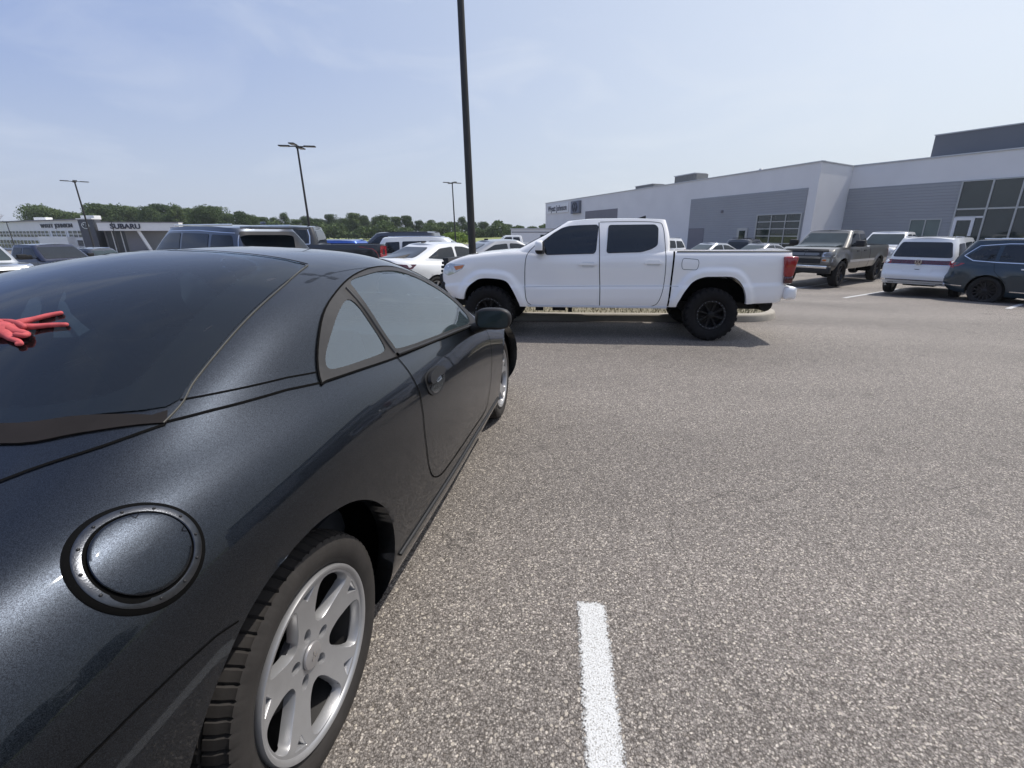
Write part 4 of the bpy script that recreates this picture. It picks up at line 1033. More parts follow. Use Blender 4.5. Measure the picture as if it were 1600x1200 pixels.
# ------------------------------------------------------------------ lifted white pickup
M_white = mat('white_paint', (.90, .885, .865), .28, 0, .5, coat=1, noise=(1.5, .03))
M_mudtyre = mat('mud_tyre', (.014, .013, .013), .85, spec=.25, noise=(18, .4), bump=(50, .3, .004))
M_blackrim = mat('gloss_black_rim', (.008, .008, .008), .5, .0, .3, coat=.0, noise=(30, .2))
def lifted_pickup():
    def arf(pts):
        a = sorted((math.atan2(z, x), math.hypot(x, z)) for x, z in pts)
        A = [q[0] for q in a]; R_ = [q[1] for q in a]
        return lambda th: np.interp(np.where(np.asarray(th) < -1.6, np.asarray(th)+2*PI, th), A+[], R_)
    fr = smoothloop([(-.47, -.18), (-.478, .085), (-.447, .195), (-.345, .398), (-.250, .485), (-.06, .512), (.10, .507), (.20, .462), (.315, .36), (.375, .185), (.42, -.15)], 4, False)
    re = smoothloop([(.50, -.2), (.512, .12), (.470, .24), (.400, .372), (.302, .488), (.17, .545), (.05, .554), (-.20, .554), (-.29, .522), (-.362, .455), (-.418, .345), (-.450, .24), (-.458, .13), (-.44, -.2)], 4, False)
    arches = [(0, .37, arf(re), 1.15), (3.264, .365, arf(fr), 1.1)]
    sp = dict(paint=M_white, W=.885, step=.030, nr=44, zb=[(-1.1, .575), (-.5, .545), (.6, .49), (2.8, .47), (3.6, .56), (4.1, .60)],
        zs=[(-1.1, 1.272), (-.9, 1.268), (.55, 1.262), (.62, 1.262), (2.45, 1.235), (2.62, 1.262), (2.9, 1.258), (3.26, 1.232), (3.6, 1.185), (3.8, 1.125), (3.98, 1.04)],
        rear=[(0, -.985), (.10, -1.0), (.35, -1.03), (.8, -1.045), (.95, -1.06), (1, -1.06)], front=[(0, 3.86), (.3, 3.98), (.6, 4.0), (.85, 3.99), (1, 3.95)],
        wf=[(0, .965), (.06, .985), (.18, 1.0), (.32, 1.002), (.375, .994), (.40, .985), (.46, .985), (.7, .990), (.82, .985), (.92, .968), (.97, .948), (1, .925)],
        plan=[(-1.1, .985), (0, 1.0), (2.6, 1.0), (3.4, .985), (3.75, .955), (4.0, .90)], wb=3.264, wr=.38, arches=arches, flare=.042, flare_w=.105, flare_p=7, well_r=.565, well_lo=.13,
        wy=.765, ww=.27, n=22, crown=.035, bed=(-1.0, .50, .42), sharp=42, rim_r=.205, spokes=8, rim_mat=M_blackrim, tread='mud',
        green=dict(base=(.63, 2.98), top=(.70, 2.12), zr=[(.6, 1.69), (1.2, 1.705), (1.7, 1.70), (2.15, 1.665), (2.9, 1.6)], y=(.855, .675), bow=.025, crown=.035, n=17, bulge=.03),
        side_windows=[], ws=[(-.70, 1.30), (.70, 1.30), (.60, 1.62), (-.60, 1.62)], rw=[(-.62, 1.33), (.62, 1.33), (.56, 1.58), (-.56, 1.58)])
    t, D = make_car('pickup_truck', 'lifted white crew cab pickup on big black mud tyres, side on', 'pickup truck', 2.4939, 7.4307, math.radians(175.1), 1.0, sp, z=0, group=None)
    # wheels get their proper tyres and riveted beadlock rims
    for o in list(t.children):
        if o.name.startswith('wheel') and not o.name.startswith('wheel_well'):
            for c in o.children:
                if c.name.startswith('tyre'):
                    V, F = tyre_mesh(.38, .215, .27, 26*14, 'mud', 26); me = bpy.data.meshes.new('tyre')
                    me.from_pydata([tuple(v) for v in V], [], F); me.materials.append(M_mudtyre); me.polygons.foreach_set('use_smooth', [True]*len(F)); me.set_sharp_from_angle(angle=math.radians(40)); c.data = me
            for k in range(24):
                a = 2*PI*k/24
                if k == 0:
                    bm = bmesh.new(); r_ = bmesh.ops.create_uvsphere(bm, u_segments=8, v_segments=6, radius=.0062); me = bpy.data.meshes.new('rim_bolt'); bm.to_mesh(me); bm.free(); me.materials.append(M_chrome)
                    me.polygons.foreach_set('use_smooth', [True]*len(me.polygons))
                b = bpy.data.objects.new('rim_bolt', me); link(b, o); b.location = (.197*math.cos(a), .104, .197*math.sin(a))
            V, F = lathe([(.175, .085), (.180, .100), (.190, .104), (.207, .104), (.214, .095), (.214, .08)], 64); mk('beadlock_ring', V, F, M_blackrim, o, sharp=40)
            V, F = lathe([(.05, .06), (.05, .095), (.042, .100), (.0005, .100)], 24); mk('hub_cap', V, F, M_blackrim, o, sharp=40)
    fw = [(2.41, 1.214), (2.38, 1.32), (2.435, 1.40), (2.30, 1.505), (2.184, 1.578), (2.08, 1.604), (1.95, 1.613), (1.68, 1.622), (1.664, 1.60), (1.69, 1.27), (1.71, 1.235), (1.75, 1.224)]
    fw = [(2.405, 1.212), (2.46, 1.385), (2.31, 1.50), (2.184, 1.575), (2.08, 1.603), (1.95, 1.612), (1.69, 1.620), (1.665, 1.600), (1.692, 1.27), (1.715, 1.232)]
    rw_ = [(1.515, 1.615), (1.535, 1.24), (1.05, 1.255), (.916, 1.294), (.828, 1.345), (.822, 1.58), (.865, 1.622)]
    for ax in 'lr':
        patch(D, 'door_window', roundpoly(fw, .035), ax, M_glass, t, step=.045, off=.0045, skirt=.008)
        strip(D, 'window_seal', roundpoly(fw, .035), ax, .012, M_black, t, off=.004, closed=True)
        patch(D, 'rear_door_window', roundpoly(rw_, .035), ax, M_glass, t, step=.045, off=.0045, skirt=.008)
        strip(D, 'window_seal', roundpoly(rw_, .035), ax, .012, M_black, t, off=.004, closed=True)
        strip(D, 'door_gap', smoothloop([(2.53, 1.37), (2.66, 1.24), (2.70, 1.12), (2.712, .9), (2.708, .70), (2.69, .57), (2.64, .505), (2.50, .492), (1.62, .492)], 4, False), ax, .009, M_gap, t, off=.0025)
        strip(D, 'door_gap', [(1.655, 1.655), (1.64, 1.3), (1.63, 1.0), (1.615, .75), (1.61, .492)], ax, .011, M_gap, t, off=.0025)
        strip(D, 'door_gap', smoothloop([(1.64, 1.66), (1.2, 1.668), (.83, 1.655), (.755, 1.60), (.725, 1.42), (.705, 1.20), (.70, .95), (.715, .75), (.76, .58), (.83, .505), (1.0, .492), (1.6, .492)], 4, False), ax, .008, M_gap, t, off=.0025)
        strip(D, 'bed_gap', [(.588, 1.262), (.597, 1.1), (.607, .85), (.62, .60), (.628, .50)], ax, .024, M_gap, t, off=.003)
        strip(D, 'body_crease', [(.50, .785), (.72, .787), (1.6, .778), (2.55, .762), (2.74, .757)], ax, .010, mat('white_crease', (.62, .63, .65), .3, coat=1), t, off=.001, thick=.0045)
        patch(D, 'headlight', roundpoly([(3.60, 1.072), (3.64, 1.005), (3.78, .935), (3.875, .905), (3.945, .93), (3.935, 1.045), (3.84, 1.082)], .02), ax, M_lens, t, step=.05, off=.005, skirt=.01)
        patch(D, 'indicator_lens', roundpoly([(3.615, 1.063), (3.645, 1.015), (3.74, .985), (3.775, 1.04)], .012), ax, M_amber, t, step=.05, off=.008, skirt=.006)
        sq = 1 if ax == 'l' else -1
        bm = bmesh.new(); vs = box(bm, -.995, sq*.812, 1.065, .155, .165, .275, bev=.028)
        for v_ in vs:
            if v_.co.x < -.995: v_.co.x -= (v_.co.z-1.065)*.16
            else: v_.co.x += (v_.co.z-1.065)*.12
        tl = mkbm('tail_light', bm, M_red, t, smooth=True, sharp=60)
        bm = bmesh.new(); vs = box(bm, -1.0, sq*.812, .885, .115, .15, .105, bev=.022); mkbm('lower_lens', bm, M_dred, tl, smooth=True, sharp=60)
        fl = roundpoly([(.468, 1.172), (.255, 1.155), (.242, 1.10), (.262, 1.012), (.47, 1.02), (.482, 1.10)], .035)
        strip(D, 'fuel_flap_gap' if ax == 'l' else 'bed_mark', fl, ax, .007, mat('soft_gap', (.10, .10, .105), .6), t, off=.002, closed=True)
        for q in ((1.675, 1.925, 1.082), (.752, 1.005, 1.106)):
            h = patch(D, 'door_handle', roundpoly([(q[0], q[2]-.016), (q[0]+.02, q[2]+.014), (q[1]-.06, q[2]+.022), (q[1], q[2]+.008), (q[1], q[2]-.014)], .01), ax, M_white, t, step=.05, off=.028, skirt=.018)
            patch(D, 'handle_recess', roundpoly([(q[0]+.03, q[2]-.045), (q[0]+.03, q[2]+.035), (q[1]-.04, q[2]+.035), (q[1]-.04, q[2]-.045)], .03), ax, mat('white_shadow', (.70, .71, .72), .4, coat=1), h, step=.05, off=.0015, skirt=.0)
        sg = 1 if ax == 'l' else -1
        strip(D, 'bed_rail_cap', [(-1.03, 1.262), (.55, 1.256)], ax, .022, M_black, t, off=.004, thick=.006)
        bm = bmesh.new()
        r_ = bmesh.ops.create_uvsphere(bm, u_segments=20, v_segments=14, radius=1)
        for v in r_['verts']:
            e = .6; f_ = lambda q: math.copysign(abs(q)**e, q); x_, y_, z_ = v.co
            v.co = (f_(x_)*(.075 if x_ > 0 else .05), f_(y_)*.105, f_(z_)*.095)
        bmesh.ops.translate(bm, verts=r_['verts'], vec=(2.47, sg*1.005, 1.315))
        m_ = mkbm('side_mirror', bm, [M_white, M_black], t, smooth=True, sharp=70)
        for p_ in m_.data.polygons:
            if p_.center.z < 1.278 or p_.normal.x < -.75: p_.material_index = 1
        bm = bmesh.new(); box(bm, 2.47, sg*.91, 1.25, .09, .15, .05, bev=.015); mkbm('mirror_arm', bm, M_black, m_, smooth=True)
    # grille seen edge on, bumpers, fin, steel under the body
    bm = bmesh.new()
    for z_, w_, dx in ((1.135, 1.20, .0), (1.08, 1.26, .01), (1.02, 1.30, .015), (.96, 1.30, .02), (.90, 1.30, .02)): box(bm, 3.975+dx, 0, z_, .07, w_, .040, bev=.010)
    box(bm, 3.955, 0, 1.02, .085, 1.22, .27, bev=.02); mkbm('grille', bm, M_black, t, smooth=True)
    bm = bmesh.new(); box(bm, 4.0, 0, .845, .12, 1.36, .17, bev=.05); box(bm, 3.97, 0, .70, .16, 1.5, .10, bev=.03)
    box(bm, 3.95, .70, .76, .10, .12, .10, bev=.02); box(bm, 3.95, -.70, .76, .10, .12, .10, bev=.02); mkbm('front_bumper', bm, M_black, t, smooth=True)
    bm = bmesh.new(); box(bm, -1.06, 0, .70, .17, 1.78, .185, bev=.055); rb = mkbm('rear_bumper', bm, M_white, t, smooth=True, sharp=60)
    bm = bmesh.new(); box(bm, -1.065, 0, 1.02, .05, 1.42, .38, bev=.02); tg = mkbm('tailgate', bm, M_white, t, smooth=True)
    bm = bmesh.new(); box(bm, -1.092, 0, 1.16, .02, .24, .07, bev=.008); mkbm('tailgate_handle', bm, M_black, tg, smooth=True)
    bm = bmesh.new(); vs = box(bm, .98, 0, 1.757, .13, .05, .055, bev=.012)
    for v in vs:
        if v.co.x > .98: v.co.z = min(v.co.z, 1.748)
    mkbm('roof_fin', bm, M_black, t, smooth=True)
    bm = bmesh.new()
    for sy in (-.42, .42): box(bm, 1.5, sy, .47, 4.7, .07, .10, bev=.01)
    cyl(bm, (3.264, -.62, .40), (3.264, .62, .40), .05); cyl(bm, (0, -.62, .38), (0, .62, .38), .055)
    r_ = bmesh.ops.create_uvsphere(bm, u_segments=12, v_segments=8, radius=.14); bmesh.ops.translate(bm, verts=r_['verts'], vec=(0, 0, .38))
    box(bm, 2.35, .1, .44, .45, .3, .12, bev=.03); box(bm, 2.52, .62, .415, .12, .04, .07); box(bm, 2.22, .62, .41, .20, .05, .05); box(bm, 2.05, .6, .40, .06, .05, .08)
    cyl(bm, (1.9, -.3, .44), (-.8, -.45, .50), .035); cyl(bm, (-.86, .0, .50), (-.86, .55, .50), .10); mkbm('chassis', bm, M_under, t)
    bm = bmesh.new(); box(bm, -.80, .55, .535, .22, .14, .06, bev=.02); mkbm('tow_bracket', bm, M_under, t)
    # painted sill rail
    for sg in (1, -1):
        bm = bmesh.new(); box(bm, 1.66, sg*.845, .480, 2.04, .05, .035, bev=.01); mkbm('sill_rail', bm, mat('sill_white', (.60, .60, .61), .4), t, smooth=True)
    t.rotation_euler = (Matrix.Rotation(math.radians(175.1), 3, 'Z') @ Matrix.Rotation(math.radians(1.15), 3, 'X')).to_euler()
    t.location.z -= .88*math.sin(math.radians(1.15))
    return t
lifted_pickup()

# ------------------------------------------------------------------ other parked vehicles
def hd(az): return math.radians(90-az)
P_silver = paint('silver_paint', (.42, .44, .46), .55, .32); P_bluegrey = paint('blue_grey_paint', (.07, .085, .115), .55, .3)
P_black2 = paint('black_paint', (.010, .011, .013)); P_pewter = paint('pewter_paint', (.17, .165, .15), .6, .34)
P_navy = paint('dark_teal_paint', (.012, .030, .045), .3, .3); P_blue = paint('bright_blue_paint', (.03, .10, .42), .3, .3)
P_white2 = paint('plain_white_paint', (.72, .73, .73)); P_grey = paint('dark_grey_paint', (.06, .065, .075), .4, .3)
P_navy2 = paint('navy_paint', (.012, .016, .04), .3, .3); P_pearl = paint('warm_grey_paint', (.30, .31, .33), .5, .32)
def bar(nm, poly, ax, m, off=.008, r=.02): return (nm, poly, ax, m, off, r)

# pale blue-grey SUV beyond the coupe
make_car('suv', 'blue-grey SUV with chrome roof rails just beyond the black coupe', 'SUV', -5.95, 9.75, hd(-64), 1.0,
    suv_spec(P_bluegrey, step=.06, ws_glass=M_glass, mirror_mat=M_black, rw=[(-.68, 1.27), (.68, 1.27), (.58, 1.63), (-.58, 1.63)],
    green=dict(base=(-1.0, 2.62), top=(-.50, 1.72), zr=[(-1, 1.62), (-.3, 1.70), (.8, 1.73), (1.7, 1.69), (2.6, 1.60)], y=(.90, .70), bow=.02, crown=.04, n=7), seams=suv_spec(None)['seams']+[('window_trim', [(-.74, 1.20), (-.54, 1.60), (.5, 1.655), (1.5, 1.645), (1.78, 1.55), (2.2, 1.16)], 'lr', .012, M_chrome), ('rear_window_surround', [(-.62, 1.60), (.62, 1.60)], 'b', .05, P_bluegrey)],
    boxes=suv_spec(None)['boxes']+[('rear_spoiler', P_bluegrey, [(-.80, 0, 1.70, .34, 1.22, .05, .02)]), ('rear_wiper', M_black, [(-1.0, -.30, 1.17, .04, .50, .025), (-1.0, -.04, 1.17, .06, .08, .05)]), ('roof_fin', P_bluegrey, [(-.42, 0, 1.79, .14, .04, .05)])]))
# black pickup beyond it, nose left
make_car('pickup_truck', 'black pickup truck with red tail light, nose to the left behind the blue-grey SUV', 'pickup truck', -6.6, 16.2, hd(-104), 1.0,
    pickup_spec(P_black2, step=.07, glass=M_glass, bed=(-1.12, .74, .5), green=dict(base=(.84, 3.38), top=(.95, 2.62), zr=[(.8, 1.86), (2, 1.90), (2.6, 1.88), (3.4, 1.8)], y=(.93, .72), bow=.02, crown=.035, n=14),
    side_windows=[[(1.10, 1.37), (2.02, 1.36), (2.02, 1.78), (1.14, 1.78)], [(2.12, 1.36), (3.02, 1.34), (2.66, 1.76), (2.56, 1.79), (2.12, 1.79)]], seams=pickup_spec(None)['seams']+[('window_trim', [(1.06, 1.36), (1.05, 1.60), (1.10, 1.80)], 'lr', .03, M_chrome), ('window_trim', [(1.06, 1.355), (3.0, 1.335)], 'lr', .02, M_chrome)],
    parts=pickup_spec(None)['parts']+[bar('tail_light', [(-1.02, .92), (-1.19, .92), (-1.19, 1.28), (-1.04, 1.28)], 'lr', M_red, .035)]), z=-.17)
make_car('suv', 'bright blue SUV mostly hidden behind the bed of the black pickup', 'SUV', -9.2, 22.6, hd(-84), .96, suv_spec(P_blue, step=.12), z=-.46)
# white SUV, nose right
make_car('suv', 'white SUV with dark windows, nose right, behind the tail of the black pickup', 'SUV', -5.3, 17.9, hd(84), 1.0, suv_spec(P_white2, step=.08, mirror_mat=P_white2), z=-.36)
make_car('suv', 'long dark grey SUV behind the roof of the white SUV, at the field edge', 'SUV', -6.6, 25.2, hd(-88), 1.12,
    suv_spec(P_grey, step=.10, boxes=[('roof_rail', M_black, [(.55, .60, 1.77, 2.3, .03, .03), (.55, -.60, 1.77, 2.3, .03, .03)])],
    green=dict(base=(-.98, 2.62), top=(-.86, 1.78), zr=[(-1, 1.74), (-.3, 1.75), (.8, 1.75), (1.7, 1.71), (2.6, 1.60)], y=(.90, .72), bow=.02, crown=.04, n=11)), z=-.40)
# white sedan tail-on
make_car('sedan', 'white sedan showing its dark red tail light behind the nose of the white pickup', 'sedan', -3.35, 12.1, hd(38), 1.0,
    sedan_spec(P_white2, step=.06, parts=sedan_spec(None)['parts']+[bar('tail_light', [(-.72, .86), (-1.0, .88), (-1.0, .985), (-.76, .96)], 'r', M_dred, .008), bar('boot_lid_strip', [(-.62, .93), (.62, .93), (.60, .965), (-.60, .965)], 'b', M_black, .006)],
    parts_m=[('tail_light', [(.36, .85), (.82, .86), (.82, .965), (.36, .94)], 'b', M_dred), ('headlight', [(.45, .58), (.76, .62), (.72, .72), (.45, .66)], 'f', M_lens)], boxes=[('roof_fin', M_black, [(.35, 0, 1.45, .12, .04, .05)])]), z=-.16)
make_car('sedan', 'grey-blue sedan behind the bonnet of the white pickup, beside the tall pole', 'sedan', -2.1, 14.6, hd(60), 1.02, sedan_spec(P_pearl, step=.07, boxes=[('roof_fin', M_black, [(.35, 0, 1.45, .12, .04, .05)])]), z=-.15)
make_car('pickup_truck', 'small far white pickup left of the low dealership wall', 'pickup truck', -.55, 36.0, hd(-100), .92, pickup_spec(P_white2, step=.14, ws_glass=M_glass))
# far left row
RAM = [('headlight', [(.58, .92), (.93, .92), (.93, 1.12), (.60, 1.10)], 'f', M_lens), ('tail_light', [(.80, .90), (.95, .90), (.95, 1.28), (.80, 1.28)], 'b', M_red)]
def grille_parts():
    return [('chrome_grille', [(-.55, .74), (.55, .74), (.58, 1.14), (-.58, 1.14)], 'f', M_chrome, .012), ('grille_mesh', [(-.50, .97), (.50, .97), (.50, 1.09), (-.50, 1.09)], 'f', M_black, .025), ('grille_mesh', [(-.50, .79), (.50, .79), (.50, .91), (-.50, .91)], 'f', M_black, .025)]
make_car('pickup_truck', 'silver pickup with chrome grille and bumper at the left edge of the lot', 'pickup truck', -20.2, 15.75, hd(115), .98, pickup_spec(P_silver, step=.08, parts=grille_parts(), parts_m=RAM), z=-.62)
make_car('pickup_truck', 'navy pickup with chrome grille surround, second in the far left row', 'pickup truck', -23.4, 20.95, hd(105), .98, pickup_spec(P_navy2, step=.08, ws_glass=M_glass, parts=grille_parts(), parts_m=RAM), z=-.80)
make_car('suv', 'dark grey SUV at the far left, in front of the far showroom wall', 'SUV', -27.2, 27.9, hd(105), .95, suv_spec(P_grey, step=.10), z=-.95)
make_car('sedan', 'small black sedan at the far left edge behind the silver pickup', 'sedan', -31.0, 26.5, hd(110), .95, sedan_spec(P_black2, step=.12), z=-.95)
# middle row between the white pickup and the dealership
make_car('suv', 'white SUV close behind the cab of the lifted pickup', 'SUV', 7.3, 28.2, hd(-120), .96, suv_spec(P_white2, step=.12), z=-.42)
make_car('sedan', 'dark sedan low behind the cab corner of the lifted pickup', 'sedan', 5.6, 21.5, hd(-120), .95, sedan_spec(P_grey, step=.12), z=-.45)
make_car('sedan', 'silver-grey sedan facing left above the bed of the lifted pickup', 'sedan', 10.1, 26.8, hd(-118), 1.0, sedan_spec(P_silver, step=.08), z=-.42)
make_car('suv', 'dark SUV with a black roof rack, in front of the glazed garage door', 'SUV', 11.2, 27.0, hd(38), .92, suv_spec(P_grey, step=.10, boxes=[('roof_rack', M_black, [(.5, .5, 1.80, 1.4, .03, .03, .004), (.5, -.5, 1.80, 1.4, .03, .03, .004), (.0, 0, 1.80, .04, 1.1, .03, .004), (.5, 0, 1.80, .04, 1.1, .03, .004), (1.0, 0, 1.80, .04, 1.1, .03, .004)])]), z=-.40)
make_car('sedan', 'silver sedan between the dark SUV and the pewter pickup', 'sedan', 12.3, 25.6, hd(-120), 1.0, sedan_spec(P_pearl, step=.10), z=-.42)
# pewter pickup, white SUV, dark teal SUV on the right
t_, D_ = make_car('pickup_truck', 'pewter crew cab pickup facing the viewer with black front bumper', 'pickup truck', 13.7, 21.0, hd(-128.5), 1.08,
    pickup_spec(P_pewter, step=.05, W=.98, wy=.84, rim_mat=M_darkalloy, tread='mud', wr=.44, arch=.55, zb=[(-1.2, .68), (-.5, .64), (.5, .60), (3.0, .58), (3.9, .58), (4.6, .58)], well_r=.57,
    zs=[(-1.25, 1.36), (1.15, 1.36), (1.3, 1.33), (2.6, 1.31), (3.3, 1.33), (3.9, 1.33), (4.2, 1.28), (4.45, 1.17), (4.6, 1.1)],
    parts=[bar('door_handle', [(1.62, 1.18), (1.84, 1.18), (1.84, 1.22), (1.62, 1.22)], 'lr', M_black, .02), bar('door_handle', [(2.30, 1.17), (2.52, 1.17), (2.52, 1.21), (2.30, 1.21)], 'lr', M_black, .02),
           bar('grille', [(-.56, .80), (.56, .80), (.56, 1.20), (-.56, 1.20)], 'f', M_black, .012), bar('grille_bar', [(-.56, .965), (.56, .965), (.56, 1.035), (-.56, 1.035)], 'f', P_pewter, .03),
           bar('side_moulding', [(.62, .82), (3.02, .82), (3.02, .90), (.62, .90)], 'lr', P_silver, .012), bar('bonnet_guard', [(-.75, 1.19), (.75, 1.19), (.7, 1.25), (-.7, 1.25)], 'f', M_black, .03)],
    parts_m=[('tail_light', [(.80, .90), (.95, .90), (.95, 1.28), (.80, 1.28)], 'b', M_red), ('headlight', [(.60, 1.02), (.92, 1.04), (.92, 1.18), (.60, 1.17)], 'f', M_lens), ('fog_light', [(.60, .86), (.90, .86), (.90, .98), (.60, .98)], 'f', M_lens), ('indicator_lens', [(.62, .885), (.74, .885), (.74, .95), (.62, .95)], 'f', M_amber, .012)],
    mirror=(2.86, 1.46, 1.5), boxes=[('rear_bumper', M_chrome, [(-1.27, 0, .66, .16, 1.86, .20, .04)]), ('front_bumper', M_black, [(4.56, 0, .60, .18, 1.92, .24, .05)]), ('bumper_chrome_strip', M_chrome, [(4.655, 0, .70, .02, 1.7, .09, .005)])]), z=-.43, group=None)
make_car('pickup_truck', 'white pickup peeking out behind the pewter pickup', 'pickup truck', 18.9, 25.0, hd(-128.5), 1.02, pickup_spec(P_white2, step=.10), z=-.36)
sp = suv_spec(P_white2, step=.045, rim_mat=M_darkalloy, n=13, plan=[(-1.2, .985), (-.4, 1.0), (.8, 1.0), (2.6, .99), (3.9, .93)], zs=[(-1.1, 1.08), (-.5, 1.10), (1.0, 1.09), (2.2, 1.08), (2.6, 1.07), (3.3, 1.0), (3.7, .90), (3.95, .78)],
    rw=[(-.72, 1.17), (.72, 1.17), (.60, 1.60), (-.60, 1.60)],
    parts=[bar('tail_light_bar', [(-.86, .97), (.86, .97), (.86, 1.09), (-.86, 1.09)], 'b', M_dred, .008), bar('chrome_strip', [(-.86, .955), (.86, .955), (.86, .968), (-.86, .968)], 'b', M_chrome, .012),
           bar('licence_recess', [(-.34, .62), (.34, .62), (.36, .90), (-.36, .90)], 'b', P_white2, .003), bar('plate_handle', [(-.13, .80), (.13, .80), (.13, .835), (-.13, .835)], 'b', M_black, .01, .008),
           bar('bumper_strip', [(-.88, .50), (.88, .50), (.88, .535), (-.88, .535)], 'b', M_chrome, .012, .01), bar('rear_diffuser', [(-.62, .33), (.62, .33), (.68, .44), (-.68, .44)], 'b', M_black, .01),
           bar('door_handle', [(.62, .98), (.84, .98), (.84, 1.01), (.62, 1.01)], 'lr', P_white2, .02, .01), bar('sill_trim', [(.50, .30), (2.48, .30), (2.48, .37), (.50, .37)], 'lr', M_black, .008, .01)],
    parts_m=[('exhaust_trim', [(.52, .37), (.80, .37), (.80, .43), (.52, .43)], 'b', M_chrome, .014), ('tail_light', [(.70, .96), (.90, .97), (.90, 1.10), (.70, 1.10)], 'b', M_red, .010), ('headlight', [(.5, .78), (.84, .80), (.84, .92), (.5, .90)], 'f', M_lens)])
wsuv, wD = make_car('suv', 'white SUV seen from behind with a full-width dark tail light bar', 'SUV', 12.2, 14.95, hd(51), 1.02, sp, z=-.38, group=None)
sp = suv_spec(P_navy, step=.045, rim_mat=M_darkalloy, spokes=14, rim_r=.27, wr=.385, tread='road',
    side_windows=[[(-.62, 1.28), (-.38, 1.20), (.02, 1.18), (.02, 1.58), (-.30, 1.54)], [(.10, 1.18), (.98, 1.17), (.98, 1.61), (.12, 1.59)], [(1.06, 1.17), (2.12, 1.15), (1.70, 1.52), (1.5, 1.60), (1.06, 1.61)]],
    parts=suv_spec(None)['parts'][:2]+[bar('tail_light', [(-.82, .96), (-1.02, .97), (-1.0, 1.10), (-.90, 1.09)], 'lr', M_red, .010), bar('chrome_strip', [(.52, .40), (2.5, .40), (2.5, .425), (.52, .425)], 'lr', M_chrome, .012, .008),
           bar('bumper_strip', [(-1.06, .47), (-.52, .47), (-.52, .49), (-1.06, .50)], 'lr', M_chrome, .010, .006), bar('tail_light_bar', [(-.86, .97), (.86, .97), (.86, 1.09), (-.86, 1.09)], 'b', M_dred, .008)],
    seams=suv_spec(None)['seams']+[('window_trim', [(-.68, 1.30), (-.44, 1.175), (.1, 1.150), (1.2, 1.14), (2.2, 1.12)], 'lr', .02, M_chrome), ('window_trim', [(-.68, 1.30), (-.40, 1.57), (.2, 1.632), (1.5, 1.64)], 'lr', .02, M_chrome), ('wheel_arch_line', [(-.60, .62), (-.42, .80), (0, .90), (.42, .80), (.56, .62)], 'lr', .006, P_navy)])
make_car('suv', 'dark teal SUV cut off by the right edge with a black multi-spoke wheel', 'SUV', 12.95, 13.2, hd(150), 1.0, sp, z=-.39, group=None)
def roundel(bm, r, w, t_, seg=48):
    V = []
    for i in range(seg):
        a = 2*PI*i/seg; ca, sa = math.cos(a), math.sin(a)
        V.append([bm.verts.new((rr*ca, yy, rr*sa)) for rr, yy in ((r-w, 0), (r-w, t_), (r, t_), (r, 0))])
    for i in range(seg):
        a = V[i]; b = V[(i+1) % seg]
        for j in range(3): bm.faces.new((a[j], a[j+1], b[j+1], b[j]))
def stroke(bm, p, q, w, t_):
    d = Vector((q[0]-p[0], 0, q[1]-p[1])); L_ = d.length; d.normalize(); n = Vector((-d.z, 0, d.x))*w/2
    P0 = Vector((p[0], 0, p[1])); P1 = Vector((q[0], 0, q[1])); c = [P0+n, P0-n, P1-n, P1+n]
    lo = [bm.verts.new(v) for v in c]; hi = [bm.verts.new(v+Vector((0, t_, 0))) for v in c]
    bm.faces.new(hi); 
    for i in range(4): bm.faces.new((lo[i], lo[(i+1) % 4], hi[(i+1) % 4], hi[i]))
def vw_badge(name, r, m, parent, t_=.02):
    """round badge with a V over a W; lies in the local xz plane facing +y"""
    bm = bmesh.new(); roundel(bm, r, r*.11, t_); w = r*.15
    for sx_ in (-1, 1):
        stroke(bm, (sx_*.34*r, .86*r), (0, .12*r), w, t_)             # V
        stroke(bm, (sx_*.80*r, .44*r), (sx_*.34*r, -.78*r), w, t_*.97)  # W outer
        stroke(bm, (sx_*.34*r, -.78*r), (0, .0*r), w, t_*.94)         # W inner
    return mkbm(name, bm, m, parent, normals=True)
b = vw_badge('badge', .085, M_chrome, wsuv, .012); b.location = (-1.075, 0, 1.035); b.rotation_euler = (0, 0, PI/2)
